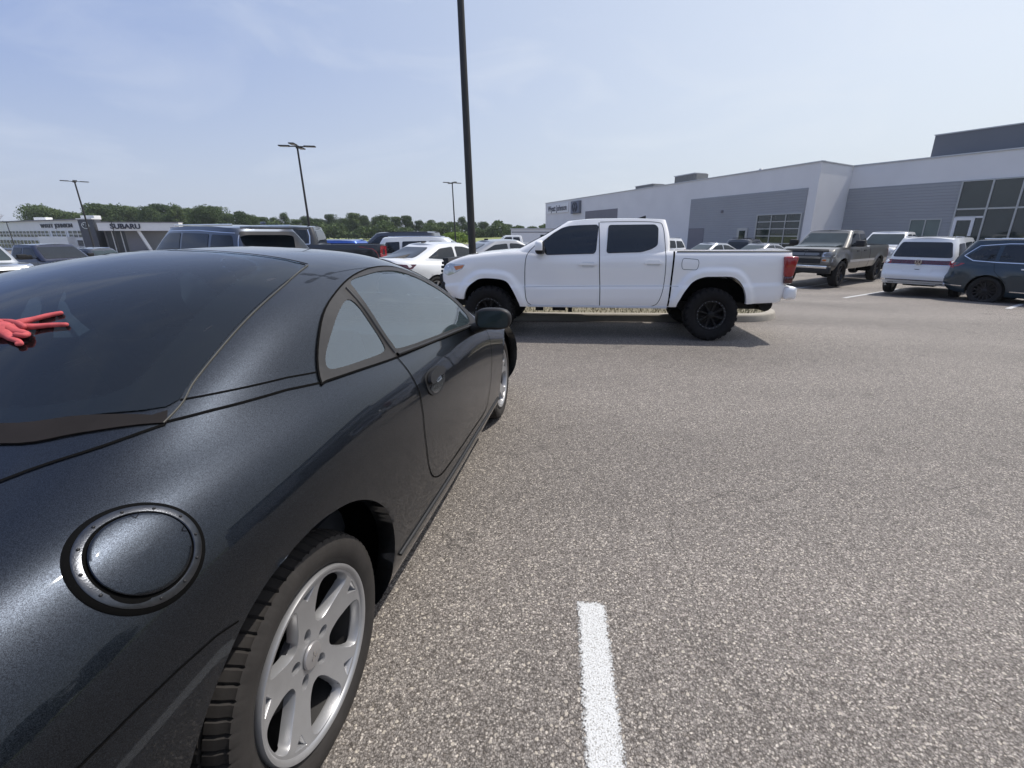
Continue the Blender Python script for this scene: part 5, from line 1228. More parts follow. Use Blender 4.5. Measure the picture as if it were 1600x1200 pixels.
# red joke hand stuck on the rear glass of the coupe
def red_hand():
    m = mat('red_rubber', (.46, .085, .09), .7, 0, .3, noise=(60, .45), bump=(180, .3, .002))
    pts = {}; E_ = []; R_ = []; V = []
    D = coupe_D
    def add(x, y, up, r, link_to=None):
        p, d, n = D.pt(x, y, 't', .004+up); V.append(p); R_.append(r); k = len(V)-1
        if link_to is not None: E_.append((link_to, k))
        return k
    def M_(px, py): return (.008+.00031*px-.00204*(py-520), -.156-.00129*px-.00246*(py-520))
    def A(px, py, up, r, l_=None): x, y = M_(px, py); return add(x, y, up*.55, r*.9, l_)
    w0 = A(-40, 534, .010, .020); w1 = A(-14, 531, .010, .021, w0); c = A(14, 528, .011, .022, w1)
    k1 = A(38, 518, .010, .0125, c); k2 = A(42, 525, .010, .0130, c); k3 = A(34, 532, .010, .0125, c); k4 = A(20, 539, .009, .011, c)
    a = A(58, 512, .008, .0088, k1); a = A(82, 505, .007, .0082, a); A(107, 499, .006, .0070, a)          # index, straight
    a = A(62, 523, .008, .0092, k2); a = A(86, 520, .007, .0084, a); A(111, 518, .006, .0072, a)          # middle, straight
    a = A(48, 536, .014, .0088, k3); a = A(44, 541, .022, .0082, a); A(30, 539, .024, .0075, a)            # ring, curled back
    a = A(30, 544, .012, .0080, k4); a = A(38, 548, .010, .0074, a); A(28, 549, .012, .0066, a)            # little finger
    a = A(18, 519, .020, .0095, c); a = A(36, 524, .026, .0085, a); A(48, 530, .025, .0072, a)             # thumb across the palm
    me = bpy.data.meshes.new('hand_ornament'); me.from_pydata([tuple(v) for v in V], E_, []); o = bpy.data.objects.new('hand_ornament', me)
    scene.collection.objects.link(o); me.materials.append(m)
    sk = o.modifiers.new('skin', 'SKIN'); sk.use_smooth_shade = True
    for i, r in enumerate(R_): me.skin_vertices[0].data[i].radius = (r, r*.8)
    me.skin_vertices[0].data[0].use_root = True
    ssf = o.modifiers.new('sub', 'SUBSURF'); ssf.levels = 2; ssf.render_levels = 2
    dg = bpy.context.evaluated_depsgraph_get(); ev = o.evaluated_get(dg); nm = bpy.data.meshes.new_from_object(ev)
    o.modifiers.clear(); o.data = nm
    o.matrix_world = Matrix.LocRotScale(Vector((ECL['loc'][0], ECL['loc'][1], 0)), Matrix.Rotation(PI/2-ECL['az'], 3, 'Z').to_quaternion(), Vector((ECL['S'],)*3))
    tag(o, 'red rubber hand with two fingers stretched out on the rear glass of the coupe', 'novelty hand')
red_hand()

# ------------------------------------------------------------------ markings, kerb island, pole
L1 = paint_line('parking_line', .2015, 1.562, .165, .30, .115)
def par(x0, y0, x1, y1, w=.12): return paint_line('parking_line', x0, y0, x1, y1, w)
par(9.05, 13.85, 13.2, 17.2); par(8.9, 16.9, 13.5, 20.7); par(11.4, 11.2, 15.2, 14.0); par(13.4, 9.1, 16.9, 11.6)
for k in range(5): par(-1.9-3.0*k, 11.6, -.4-3.0*k, 16.4)
def island():
    def ring(x0, x1, y0, y1, r, seg=14):
        P = []
        for cx, cy, a0 in ((x1-r, y0+r, -90), (x1-r, y1-r, 0), (x0+r, y1-r, 90), (x0+r, y0+r, 180)):
            for i in range(seg+1):
                a = math.radians(a0+90*i/seg); P.append((cx+r*math.cos(a), cy+r*math.sin(a)))
        # subdivide the long sides so the kerb follows the slope
        return densify(P, 1.2)
    x0, x1, y0, y1 = -15.5, 4.5, 8.36, 10.7
    rot = math.radians(-2.0)
    def w(p): return (p[0]*math.cos(rot)-(p[1]-8.4)*math.sin(rot), p[0]*math.sin(rot)+(p[1]-8.4)*math.cos(rot)+8.4)
    base = ring(x0, x1, y0, y1, .85); k = len(base)
    def off(P, d):
        out_ = []
        for i in range(len(P)):
            a = Vector(P[i-1]); b = Vector(P[(i+1) % len(P)]); t_ = (b-a).normalized(); out_.append((P[i][0]-t_.y*d, P[i][1]+t_.x*d))
        return out_
    V = []; prof = ((0, -.02), (.008, .10), (.022, .128), (.05, .135), (.15, .137), (.155, .10))
    for d, z in prof:
        for q in off(base, d): a, b = w(q); V.append((a, b, gz(a, b)+z))
    F = [(j*k+i, j*k+(i+1) % k, (j+1)*k+(i+1) % k, (j+1)*k+i) for j in range(len(prof)-1) for i in range(k)]
    o = mk('kerb', V, F, M_concrete, sharp=50); tag(o, kind='structure')
    inn = off(base, .153); pts, T = cdt_fill(inn, [], .8); V = []
    for a, b in pts: a, b = w((a, b)); V.append((a, b, gz(a, b)+.128))
    o = mk('verge', V, T, M_verge); tag(o, kind='structure')
    # tufts of dry grass
    bm = bmesh.new(); rg = random.Random(5)
    for i in range(5200):
        a, b = w((x1-.2-rg.random()**1.4*9, y0+.17+rg.random()*(y1-y0-.4)))
        q = (a, b)
        if not inpoly(a, b, [w(p) for p in inn]): continue
        h = .03+rg.random()*.05; t_ = rg.random()*PI; z = gz(a, b)+.125; dx, dy = math.cos(t_)*.008, math.sin(t_)*.008
        vs = [bm.verts.new(p) for p in ((a-dx, b-dy, z), (a+dx, b+dy, z), (a+rg.uniform(-.03, .03), b+rg.uniform(-.03, .03), z+h))]; bm.faces.new(vs)
    o = mkbm('grass', bm, mat('dry_grass', (.20, .18, .115), .9, noise=(6, .35)), normals=False); tag(o, 'short dry grass on the kerbed island behind the white pickup', 'grass', kind='stuff')
island()
M_pole = mat('bronze_pole', (.035, .034, .034), .5, .3, noise=(5, .2))
def light_pole(name, label, x, y, h, r0, r1, az=0, heads=4, z=None):
    z = gz(x, y) if z is None else z
    t = empty(name, (x, y, z), az); tag(t, label, 'light pole', 'light poles in the car park')
    bm = bmesh.new(); cyl(bm, (0, 0, .6), (0, 0, h), r0, r1, seg=16); mkbm('pole', bm, M_pole, t, smooth=True)
    bm = bmesh.new(); cyl(bm, (0, 0, -.1), (0, 0, .62), .30, .30, seg=20); mkbm('pole_base', bm, M_concrete, t, smooth=True)
    bm = bmesh.new(); cyl(bm, (0, 0, h-.12), (0, 0, h+.06), .11, .11, seg=12); mkbm('bracket', bm, M_pole, t, smooth=True)
    for k in range(heads):
        bm = bmesh.new(); box(bm, .28, 0, 0, .42, .06, .06); box(bm, .83, 0, .02, .74, .36, .075, bev=.02)
        o = mkbm('lamp_head', bm, M_pole, t, smooth=True); o.location = (0, 0, h); o.rotation_euler = (0, 0, k*2*PI/heads)
        bm = bmesh.new(); box(bm, .86, 0, -.022, .58, .28, .012); mkbm('lamp_lens', bm, mat('frosted_lens', (.35, .36, .37), .4, noise=(9, .1)), o)
    return t
light_pole('light_pole', 'tallest light pole, rising out of view behind the bonnet of the white pickup', -1.62, 10.72, 7.9, .085, .060, .2)
light_pole('light_pole', 'light pole with a four armed head above the dark pickup', -17.2, 35.3, 8.05, .085, .06, .15)
light_pole('light_pole', 'light pole at the far left with a four armed head above the far showroom', -54.0, 57.0, 8.6, .10, .07, .8)
light_pole('light_pole', 'smallest light pole with a four armed head, left of the tallest pole', -11.9, 64.2, 8.35, .10, .07, .55)
for lab, px, D_ in (('thin far lamp post by the left end of the far showroom', 16, 78), ('thin far lamp post in front of the dark tower of the far showroom', 179, 78)):
    x = (px-850)/711*D_; y = D_/.9495; z = gz(x, y); t = empty('lamp_post', (x, y, z)); tag(t, lab, 'lamp post', 'thin lamp posts at the far showroom')
    bm = bmesh.new(); cyl(bm, (0, 0, 0), (0, 0, 5.3), .07, .05, seg=8); mkbm('pole', bm, M_pole, t); bm = bmesh.new(); box(bm, 0, 0, 5.3, .7, .25, .08); mkbm('lamp_head', bm, M_pole, t)

# ------------------------------------------------------------------ buildings
def wall_mat(name, col, ribs=None, axis=2, spacing=.3, depth=.02):
    m = bpy.data.materials.new(name); m.use_nodes = True; t = m.node_tree; b = t.nodes['Principled BSDF']; l = t.links.new
    co = t.nodes.new('ShaderNodeTexCoord'); n = t.nodes.new('ShaderNodeTexNoise'); n.inputs['Scale'].default_value = .5; n.inputs['Detail'].default_value = 8
    x = t.nodes.new('ShaderNodeMix'); x.data_type = 'RGBA'; x.inputs['A'].default_value = (*[c*.90 for c in col], 1); x.inputs['B'].default_value = (*[min(1, c*1.08) for c in col], 1)
    l(co.outputs['Object'], n.inputs[0]); l(n.outputs[0], x.inputs['Factor']); l(x.outputs['Result'], b.inputs['Base Color']); b.inputs['Roughness'].default_value = .75
    if ribs:
        s = t.nodes.new('ShaderNodeSeparateXYZ'); l(co.outputs['Object'], s.inputs[0])
        mm = t.nodes.new('ShaderNodeMath'); mm.operation = 'DIVIDE'; mm.inputs[1].default_value = spacing; l(s.outputs[axis], mm.inputs[0])
        fr = t.nodes.new('ShaderNodeMath'); fr.operation = 'FRACT'; l(mm.outputs[0], fr.inputs[0])
        pp = t.nodes.new('ShaderNodeMath'); pp.operation = 'PINGPONG'; pp.inputs[1].default_value = .5; l(fr.outputs[0], pp.inputs[0])
        mr_ = t.nodes.new('ShaderNodeMapRange'); mr_.inputs['From Min'].default_value = .0; mr_.inputs['From Max'].default_value = .12; l(pp.outputs[0], mr_.inputs[0])
        bp = t.nodes.new('ShaderNodeBump'); bp.inputs['Strength'].default_value = 1; bp.inputs['Distance'].default_value = depth; l(mr_.outputs[0], bp.inputs['Height']); l(bp.outputs[0], b.inputs['Normal'])
        m3 = t.nodes.new('ShaderNodeMix'); m3.data_type = 'RGBA'; m3.blend_type = 'MULTIPLY'; m3.inputs['Factor'].default_value = 1
        r2 = t.nodes.new('ShaderNodeMapRange'); r2.inputs['To Min'].default_value = .84; r2.inputs['To Max'].default_value = 1; l(mr_.outputs[0], r2.inputs[0]); l(x.outputs['Result'], m3.inputs['A']); l(r2.outputs[0], m3.inputs['B']); l(m3.outputs['Result'], b.inputs['Base Color'])
    return m
M_stucco = wall_mat('light_grey_stucco', (.76, .75, .74)); M_clad = wall_mat('grey_ribbed_cladding', (.34, .35, .365), True, 2, .20, .015)
M_dpanel = wall_mat('dark_grey_panel', (.20, .195, .215)); M_coping = mat('metal_coping', (.50, .51, .52), .4, .5, noise=(3, .1))
M_tower = wall_mat('slate_upper_wall', (.16, .17, .19)); M_frame = mat('aluminium_frame', (.42, .43, .43), .4, .6, noise=(8, .1))
M_bglass = mat('showroom_glass', (.018, .030, .030), .03, 0, .9, noise=(.8, .5)); M_signw = mat('sign_white', (.78, .78, .78), .4, noise=(2, .05)); M_ink = mat('sign_ink', (.02, .025, .05), .5)
def prism(name, foot, z0, z1, m, parent):
    n = len(foot); V = [(x, y, z0) for x, y in foot]+[(x, y, z1) for x, y in foot]
    F = [(i, (i+1) % n, n+(i+1) % n, n+i) for i in range(n)]+[tuple(range(n, 2*n)), tuple(range(n-1, -1, -1))]
    bm = bmesh.new(); vs = [bm.verts.new(v) for v in V]
    for f in F: bm.faces.new([vs[i] for i in f])
    return mkbm(name, bm, m, parent)
class Facade:
    """local frame on a wall: s along, out = towards the viewer, z up"""
    def __init__(self, a, u, nrm): self.a = Vector((a[0], a[1], 0)); self.u = Vector((u[0], u[1], 0)).normalized(); self.n = Vector((nrm[0], nrm[1], 0)).normalized()
    def P(self, s, o, z): return self.a+self.u*s+self.n*o+Vector((0, 0, z))
    def bx(self, name, items, m, parent):
        bm = bmesh.new()
        for (s0, s1, z0, z1, o0, o1) in items:
            c = [bm.verts.new(self.P(s, o, z)) for z in (z0, z1) for (s, o) in ((s0, o0), (s1, o0), (s1, o1), (s0, o1))]
            for f in ((0, 1, 2, 3), (4, 5, 6, 7), (0, 1, 5, 4), (1, 2, 6, 5), (2, 3, 7, 6), (3, 0, 4, 7)): bm.faces.new([c[i] for i in f])
        return mkbm(name, bm, m, parent)
def text_obj(name, s, size, m, parent, mat4, ext=.02, align='CENTER', bold=0):
    cu = bpy.data.curves.new(name, 'FONT'); cu.body = s; cu.size = size; cu.extrude = ext; cu.align_x = align; cu.align_y = 'CENTER'; cu.offset = bold
    o = bpy.data.objects.new(name, cu); scene.collection.objects.link(o)
    dg = bpy.context.evaluated_depsgraph_get(); me = bpy.data.meshes.new_from_object(o.evaluated_get(dg)); bpy.data.objects.remove(o)
    me.materials.clear(); me.materials.append(m); o = bpy.data.objects.new(name, me); link(o, parent); o.matrix_local = mat4; return o
def on_facade(F_, s, z, o, flip=False):
    """matrix putting local xy text on a facade, x along +u as read by the viewer"""
    x = F_.u; y = Vector((0, 0, 1)); zz = F_.n
    if x.cross(y).dot(zz) < 0: x = -x
    M = Matrix((x, y, zz)).transposed().to_4x4(); M.translation = F_.P(s, o, z); return M
def dealership():
    t = empty('dealership_building', (0, 0, 0)); tag(t, 'long grey showroom building with ribbed cladding and glazed corner on the right', 'building')
    a = Vector((.28, 85.55)); b = Vector((20.36, 36.705)); c = Vector((24.30, 39.28)); u = (b-a).normalized(); n1 = Vector((u.y, -u.x)); n1 = n1 if n1.y < 0 else -n1
    u2 = Vector((.55677, -.83067)); n2 = Vector((u2.y, -u2.x)); n2 = n2 if n2.x < 0 else -n2
    zb = -1.2
    e = c+u2*24
    prism('wall', [tuple(a), tuple(b), tuple(c), tuple(c-n1*22), tuple(a-n1*26)], zb, 6.5, M_stucco, t)
    prism('wall', [tuple(c+u2*.002), tuple(e), tuple(e-n2*20), tuple(c-n2*20+u2*.002)], zb, 6.497, M_stucco, t)
    F1 = Facade(a, u, n1); F2 = Facade(c, u2, n2); Lw = (b-a).length
    d3 = (c-b).normalized(); n3 = Vector((d3.y, -d3.x)); n3 = n3 if n3.dot(u) > 0 else -n3; F3 = Facade(b, d3, n3)
    F1.bx('coping', [(-.05, Lw+.05, 6.5, 6.58, -.3, .07)], M_coping, t); F2.bx('coping', [(0.02, 24, 6.5, 6.58, -.3, .07)], M_coping, t); F3.bx('coping', [(.08, (c-b).length-.08, 6.502, 6.575, -.25, .05)], M_coping, t)
    # left facade
    F1.bx('cladding', [(38.68, 47.50, zb, 4.80, 0, .05), (51.96, 52.05, zb, 4.80, 0, .05), (47.50, 51.96, 3.04, 4.80, 0, .05)], M_clad, t)
    F1.bx('dark_panel', [(38.76, 41.06, zb, 2.0, .05, .09)], M_dpanel, t); F1.bx('recessed_panel', [(15.3, 24.35, zb, 4.60, 0, .04)], M_dpanel, t)
    g = F1.bx('garage_door', [(47.5, 47.62, -.5, 3.04, 0, .12), (51.84, 51.96, -.5, 3.04, 0, .12), (47.62, 51.84, 2.96, 3.04, 0, .12)]+[(47.62+k*1.407, 47.70+k*1.407, -.45, 2.96, 0, .10) for k in (1, 2)]+[(47.62, 51.84, z, z+.07, 0, .095) for z in (-.45, .12, .70, 1.27, 1.84, 2.40)], M_frame, t)
    F1.bx('garage_panes', [(47.62, 51.84, -.45, 2.96, .0, .05)], M_bglass, g)
    dr = F1.bx('door', [(45.5, 46.7, -.5, 1.98, .05, .12)], M_frame, t); F1.bx('door_pane', [(45.75, 46.45, -.1, 1.75, .12, .13)], M_bglass, dr)
    bm = bmesh.new(); q = F1.P(43.3, .1, 3.45); box(bm, q.x, q.y, q.z, .2, .2, .22); mkbm('wall_lamp', bm, M_dpanel, t)
    sg = F1.bx('shop_sign', [(1.0, 9.6, 4.76, 6.14, 0, .15)], M_signw, t)
    text_obj('sign_lettering', 'Wyatt Johnson', 1.25, M_ink, sg, on_facade(F1, 5.3, 5.45, .17), bold=.012)
    vs = F1.bx('emblem_sign', [(10.94, 13.88, 4.41, 6.18, 0, .35)], M_tower, t); F1.bx('emblem_face', [(11.1, 13.72, 4.5, 6.1, .35, .37)], mat('emblem_blue_grey', (.14, .16, .22), .4, noise=(2, .1)), vs)
    bd = vw_badge('emblem', .72, mat('emblem_dark', (.02, .025, .05), .3), vs, .06)
    x = F1.u if F1.u.cross(Vector((0, 0, 1))).dot(F1.n) > 0 else -F1.u
    M = Matrix((x*1.25, F1.n, Vector((0, 0, 1)))).transposed().to_4x4(); M.translation = F1.P(12.4, .38, 5.3); bd.matrix_local = M
    # right facade
    F2.bx('cladding', [(.03, 4.62, zb, 4.88, 0, .05), (6.50, 7.05, zb, 4.88, 0, .05), (4.62, 6.50, 2.50, 4.88, 0, .05)], M_clad, t)
    w = F2.bx('window', [(4.62, 4.69, .2, 2.50, 0, .10), (6.43, 6.50, .2, 2.50, 0, .10), (5.53, 5.60, .2, 2.43, 0, .10), (4.69, 6.43, 2.43, 2.50, 0, .10), (4.69, 6.43, .2, .28, 0, .10)], M_frame, t)
    F2.bx('window_panes', [(4.69, 5.53, .28, 2.43, 0, .05), (5.60, 6.43, .28, 2.43, 0, .05)], mat('pale_window_glass', (.10, .14, .13), .06, 0, .8, noise=(1, .3)), w)
    F2.bx('cladding', [(4.62, 6.50, zb, .2, 0, .05)], M_clad, t)
    st = [7.07, 8.66, 10.1, 11.6, 13.1, 14.6, 16.1]
    cw = F2.bx('curtain_wall', [(s, s+.10, zb, 4.88, 0, .14) for s in st]+[(7.17, 16.1, 3.02, 3.12, 0, .13), (7.17, 16.1, 4.80, 4.88, 0, .13)], M_frame, t)
    F2.bx('curtain_glass', [(7.17, 16.1, 2.62, 4.82, 0, .045), (8.76, 16.1, zb, 2.62, 0, .045)], M_bglass, cw)
    d = F2.bx('glass_door', [(7.17, 7.34, zb, 2.54, 0, .16), (8.10, 8.27, zb, 2.54, 0, .16), (7.34, 8.10, 2.36, 2.54, 0, .16), (8.27, 8.66, 2.50, 2.60, 0, .10)], M_signw, t)
    F2.bx('door_pane', [(7.34, 8.10, zb, 2.36, 0, .06), (8.27, 8.66, zb, 2.50, 0, .05)], M_bglass, d)
    q0 = c+u2*4.6-n2*.9
    prism('upper_storey', [tuple(q0), tuple(q0+u2*19), tuple(q0+u2*19-n2*9), tuple(q0-n2*9)], 6.5, 8.05, M_tower, t)
    Fu = Facade(q0, u2, n2); Fu.bx('coping', [(-.05, 19, 8.05, 8.12, -.2, .05)], M_coping, t)
    # rooftop units: things standing on the roof
    for lab, s0, s1, h, off in (('low flat rooftop unit on the left part of the grey showroom roof', 26.9, 30.8, .55, 1.6), ('taller boxy rooftop unit on the grey showroom roof', 34.0, 37.6, 1.0, 2.0)):
        q = F1.P((s0+s1)/2, -off, 6.5); tt = empty('rooftop_unit', tuple(q), math.atan2(u.y, u.x)); tag(tt, lab, 'air conditioner', 'air conditioning units on the roof')
        bm = bmesh.new(); box(bm, 0, 0, h*.45, (s1-s0), 1.5, h*.9, bev=.03); mkbm('casing', bm, wall_mat('unit_grey', (.16, .165, .165), True, 0, .4, .03), tt)
        bm = bmesh.new(); box(bm, -.2, 0, h*.95, (s1-s0)*.96, 1.55, h*.1, bev=.01); mkbm('top_cap', bm, M_coping, tt)
    q = F1.P(46.0, -1.2, 6.5); bm = bmesh.new(); cyl(bm, tuple(q), tuple(q+Vector((0, 0, .28))), .10, .10); cyl(bm, tuple(q+Vector((0, 0, .25))), tuple(q+Vector((0, 0, .36))), .2, .12)
    o = mkbm('roof_vent', bm, M_frame); tag(o, 'small round vent sticking up from the grey showroom roof edge', 'roof vent')
dealership()
def wp(px, D_):
    """ground point seen at horizontal pixel px at depth D_ (used once to lay out the far showroom plan)"""
    return Vector(((px-850)/711*D_, D_/.9495))
def far_showroom():
    M_fw = mat('far_window_glass', (.05, .055, .06), .25, 0, .3, noise=(.5, .3))
    t = empty('showroom_building', (0, 0, 0)); tag(t, 'far white and grey showroom with dark tower at the left edge', 'building')
    W_ = wall_mat('off_white_wall', (.78, .78, .77)); G_ = wall_mat('mid_grey_wall', (.20, .20, .20))
    A = wp(-60, 118); B = wp(140, 85); C_ = wp(163, 84); E_ = wp(285, 87); z0 = -2.6
    def fac(a, b):
        u = (b-a).normalized(); n = Vector((u.y, -u.x)); n = n if n.y < 0 else -n; return Facade(a, u, n), (b-a).length
    F, L_ = fac(A, B); prism('wall', [tuple(A), tuple(B), tuple(B*1.25), tuple(A*1.25)], z0, 3.95, W_, t)
    F.bx('roof_edge', [(-.1, L_, 3.95, 4.15, -.4, .3)], M_dpanel, t)
    def row(s0, s1, z_0, z_1, name='window'):
        k = max(1, int((s1-s0)/2.0)); fr = F.bx(name, [(s0, s1, z_0, z_1, 0, .06)], M_fw, t)
        F.bx('window_bars', [(s0+(s1-s0)*i/k-.08, s0+(s1-s0)*i/k+.08, z_0, z_1, .06, .14) for i in range(k+1)]+[(s0, s1, (z_0+z_1)/2-.06, (z_0+z_1)/2+.06, .06, .13)], M_signw, fr)
    def s_at(px):
        # station on the left wing for a horizontal direction
        d = wp(px, 100); d = Vector((d.x, d.y)); a = A; u = (B-A).normalized(); den = d.x*u.y-d.y*u.x
        return (a.y*d.x-a.x*d.y)/(-den)
    for p0, p1 in ((-40, 78), (82, 104), (108, 138)): row(s_at(p0), s_at(p1), .85, 2.0)
    row(s_at(-40), s_at(70), -1.6, .1); row(s_at(118), s_at(138), -2.0, .3)
    pt = F.bx('entrance_portal', [(s_at(70), s_at(116), z0, .95, 0, 1.2)], M_signw, t); F.bx('portal_glass', [(s_at(83), s_at(106), z0, -.5, 1.2, 1.25)], M_fw, pt)
    text_obj('lettering', 'WYATT  JOHNSON', 1.0, M_ink, t, on_facade(F, s_at(92), 2.95, .1) @ Matrix.Diagonal((1.75, 1, 1, 1)), ext=.05, bold=.02)
    F2_, L2 = fac(B, C_); tw = prism('tower', [tuple(B+Vector((0, -1.6))), tuple(C_+Vector((0, -1.6))), tuple(C_*1.05), tuple(B*1.05)], z0, 3.95, wall_mat('tower_slate', (.07, .075, .09)), t)
    F2t = Facade(B+Vector((0, -1.6)), (C_-B), F2_.n.to_2d()); F2t.bx('tower_cap', [(-.1, L2+.1, 3.95, 4.15, -1.2, .15)], M_signw, tw)
    # oval badge with six stars
    bm = bmesh.new(); seg = 40; ring_ = []
    for i in range(seg):
        a = 2*PI*i/seg; ring_.append([bm.verts.new((rr*1.75*math.cos(a), rr*math.sin(a), zz)) for rr, zz in ((.50, .05), (.56, .05), (.56, 0))])
    for i in range(seg):
        a = ring_[i]; b = ring_[(i+1) % seg]; bm.faces.new((a[0], a[1], b[1], b[0])); bm.faces.new((a[1], a[2], b[2], b[1]))
    for (sx_, sy_, r) in ((-.45, .14, .2), (.10, .26, .1), (.45, .18, .1), (.15, -.02, .1), (-.15, -.25, .1), (.40, -.16, .1)):
        vs = [bm.verts.new((sx_+(r if k % 2 == 0 else r*.35)*math.cos(PI/2+k*PI/4), sy_+(r if k % 2 == 0 else r*.35)*math.sin(PI/2+k*PI/4), .05)) for k in range(8)]; bm.faces.new(vs)
    o = mkbm('emblem', bm, M_chrome, tw); o.matrix_local = on_facade(F2t, L2/2, 2.9, .1)
    F3, L3 = fac(C_, E_); prism('wall', [tuple(C_), tuple(E_), tuple(E_*1.22), tuple(C_*1.22)], z0, 3.4, G_, t)
    F3.bx('fascia', [(.1, L3+.4, 2.0, 3.4, 0, 1.6)], M_signw, t); F3.bx('roof_edge', [(.1, L3+.4, 3.4, 3.55, -.3, 1.7)], M_dpanel, t)
    F3.bx('window', [(.3, 3.2, z0, 1.9, 0, .08)], M_fw, t)
    for s in (1.2, 2.6): F3.bx('window_bar', [(s, s+.12, z0, 1.9, .08, .16)], M_signw, t)
    text_obj('lettering', 'SUBARU', 1.2, M_ink, t, on_facade(F3, 4.4, 2.72, 1.7) @ Matrix.Diagonal((1.05, 1, 1, 1)), ext=.05, bold=.03)
    text_obj('lettering', 'SERVICE', .55, M_ink, t, on_facade(F3, 12.4, 2.4, 1.7), ext=.03)
    bm = bmesh.new(); p0 = F3.P(7.6, 1.2, z0); p1 = F3.P(6.0, 1.2, 2.0); cyl(bm, tuple(p0), tuple(p1), .30, .30, seg=4); mkbm('slanted_column', bm, M_signw, t)
    for s in (3.5, 8.6): F3.bx('door', [(s, s+2.6, z0, .6, 0, .05)], M_dpanel, t)
    for px, z_ in ((118, 4.15), (45, 4.15)):
        q = F.P(s_at(px), -3, z_); tt = empty('rooftop_unit', tuple(q)); tag(tt, 'small rooftop unit on the far showroom, %s' % ('near its dark tower' if px > 100 else 'towards its left end'), 'air conditioner', 'air conditioning units on the roof')
        bm = bmesh.new(); box(bm, 0, 0, .35, 2.6, 1.5, .7, bev=.03); mkbm('casing', bm, M_signw, tt)
far_showroom()
def white_cabin():
    t = empty('office_trailer', (-1.0, 60, gz(-1, 60)), .05); tag(t, 'low white office trailer beyond the far white pickup', 'trailer')
    bm = bmesh.new(); box(bm, 0, 0, 1.35, 6.2, 2.6, 2.1); mkbm('body', bm, M_signw, t)
    bm = bmesh.new(); box(bm, 0, 0, 2.45, 6.4, 2.8, .12); mkbm('roof', bm, M_coping, t)
    bm = bmesh.new(); box(bm, 1.3, -1.32, 1.35, 1.6, .05, .8); mkbm('window', bm, M_bglass, t)
    bm = bmesh.new(); box(bm, 0, -1.31, 2.05, 6.0, .03, .10); mkbm('stripe', bm, M_dpanel, t)
white_cabin()

# ------------------------------------------------------------------ trees
def leaf_mat(name, a, b):
    m = bpy.data.materials.new(name); m.use_nodes = True; t = m.node_tree; bs = t.nodes['Principled BSDF']; l = t.links.new
    oi = t.nodes.new('ShaderNodeObjectInfo'); gi = t.nodes.new('ShaderNodeTexCoord'); n = t.nodes.new('ShaderNodeTexNoise'); n.inputs['Scale'].default_value = .7; n.inputs['Detail'].default_value = 4
    l(gi.outputs['Object'], n.inputs[0]); ad = t.nodes.new('ShaderNodeMath'); ad.operation = 'MULTIPLY_ADD'; ad.inputs[1].default_value = .7; l(oi.outputs['Random'], ad.inputs[0]); l(n.outputs[0], ad.inputs[2])
    r = t.nodes.new('ShaderNodeMapRange'); r.inputs['From Min'].default_value = .3; r.inputs['From Max'].default_value = 1.3; l(ad.outputs[0], r.inputs[0])
    x = t.nodes.new('ShaderNodeMix'); x.data_type = 'RGBA'; x.inputs['A'].default_value = (*a, 1); x.inputs['B'].default_value = (*b, 1); l(r.outputs[0], x.inputs['Factor']); l(x.outputs['Result'], bs.inputs['Base Color'])
    bs.inputs['Roughness'].default_value = .7; bs.inputs['Specular IOR Level'].default_value = .2
    tl = t.nodes.new('ShaderNodeBsdfTranslucent'); l(x.outputs['Result'], tl.inputs[0]); ms = t.nodes.new('ShaderNodeMixShader'); ms.inputs[0].default_value = .25
    l(bs.outputs[0], ms.inputs[1]); l(tl.outputs[0], ms.inputs[2]); l(ms.outputs[0], t.nodes['Material Output'].inputs[0]); return m
M_leaf = leaf_mat('oak_leaves', (.045, .075, .03), (.105, .145, .052)); M_leaf2 = leaf_mat('bush_leaves', (.14, .22, .04), (.24, .32, .07)); M_bark = mat('bark', (.09, .075, .06), .9, noise=(3, .3))
def crown_mesh(name, seed, h, w, lobes, n, ls, mat_, low=.12, gap=0):
    rg = np.random.RandomState(seed); L_ = []
    for k in range(lobes):
        z = low*h+(h*(1-low))*rg.uniform(.12, .86); f = math.sin(PI*min(1, max(.12, (z/h-low)/(1-low)*.86+.12)))**.6
        a = rg.uniform(0, 2*PI); d = w*.5*rg.uniform(.25, .72)*f; L_.append((d*math.cos(a), d*math.sin(a), z, w*rg.uniform(.15, .26)*(1-.3*gap), h*rg.uniform(.09, .15)*(1-.3*gap)))
    L_.append((0, 0, h*.86, w*.22, h*.13)); L_.append((0, 0, h*.5, w*.34, h*.26))
    V = []; F = []
    for i in range(n):
        cx, cy, cz, r, rz = L_[rg.randint(len(L_))]
        d = rg.normal(size=3); d /= np.linalg.norm(d); q = rg.uniform(.72, 1.05)
        c = np.array([cx+d[0]*r*q, cy+d[1]*r*q, cz+d[2]*rz*q]); nn = d*np.array([1, 1, .8])+rg.normal(size=3)*.55; nn /= np.linalg.norm(nn)
        t1 = np.cross(nn, rg.normal(size=3)); t1 /= np.linalg.norm(t1); t2 = np.cross(nn, t1); s1 = ls*rg.uniform(.6, 1.4); s2 = s1*rg.uniform(.5, .9)
        b = len(V); V += [c-t1*s1, c-t2*s2+nn*s1*.2, c+t1*s1, c+t2*s2-nn*s1*.15]; F.append((b, b+1, b+2, b+3))
    me = bpy.data.meshes.new(name); me.from_pydata([tuple(v) for v in V], [], F); me.materials.append(mat_); return me
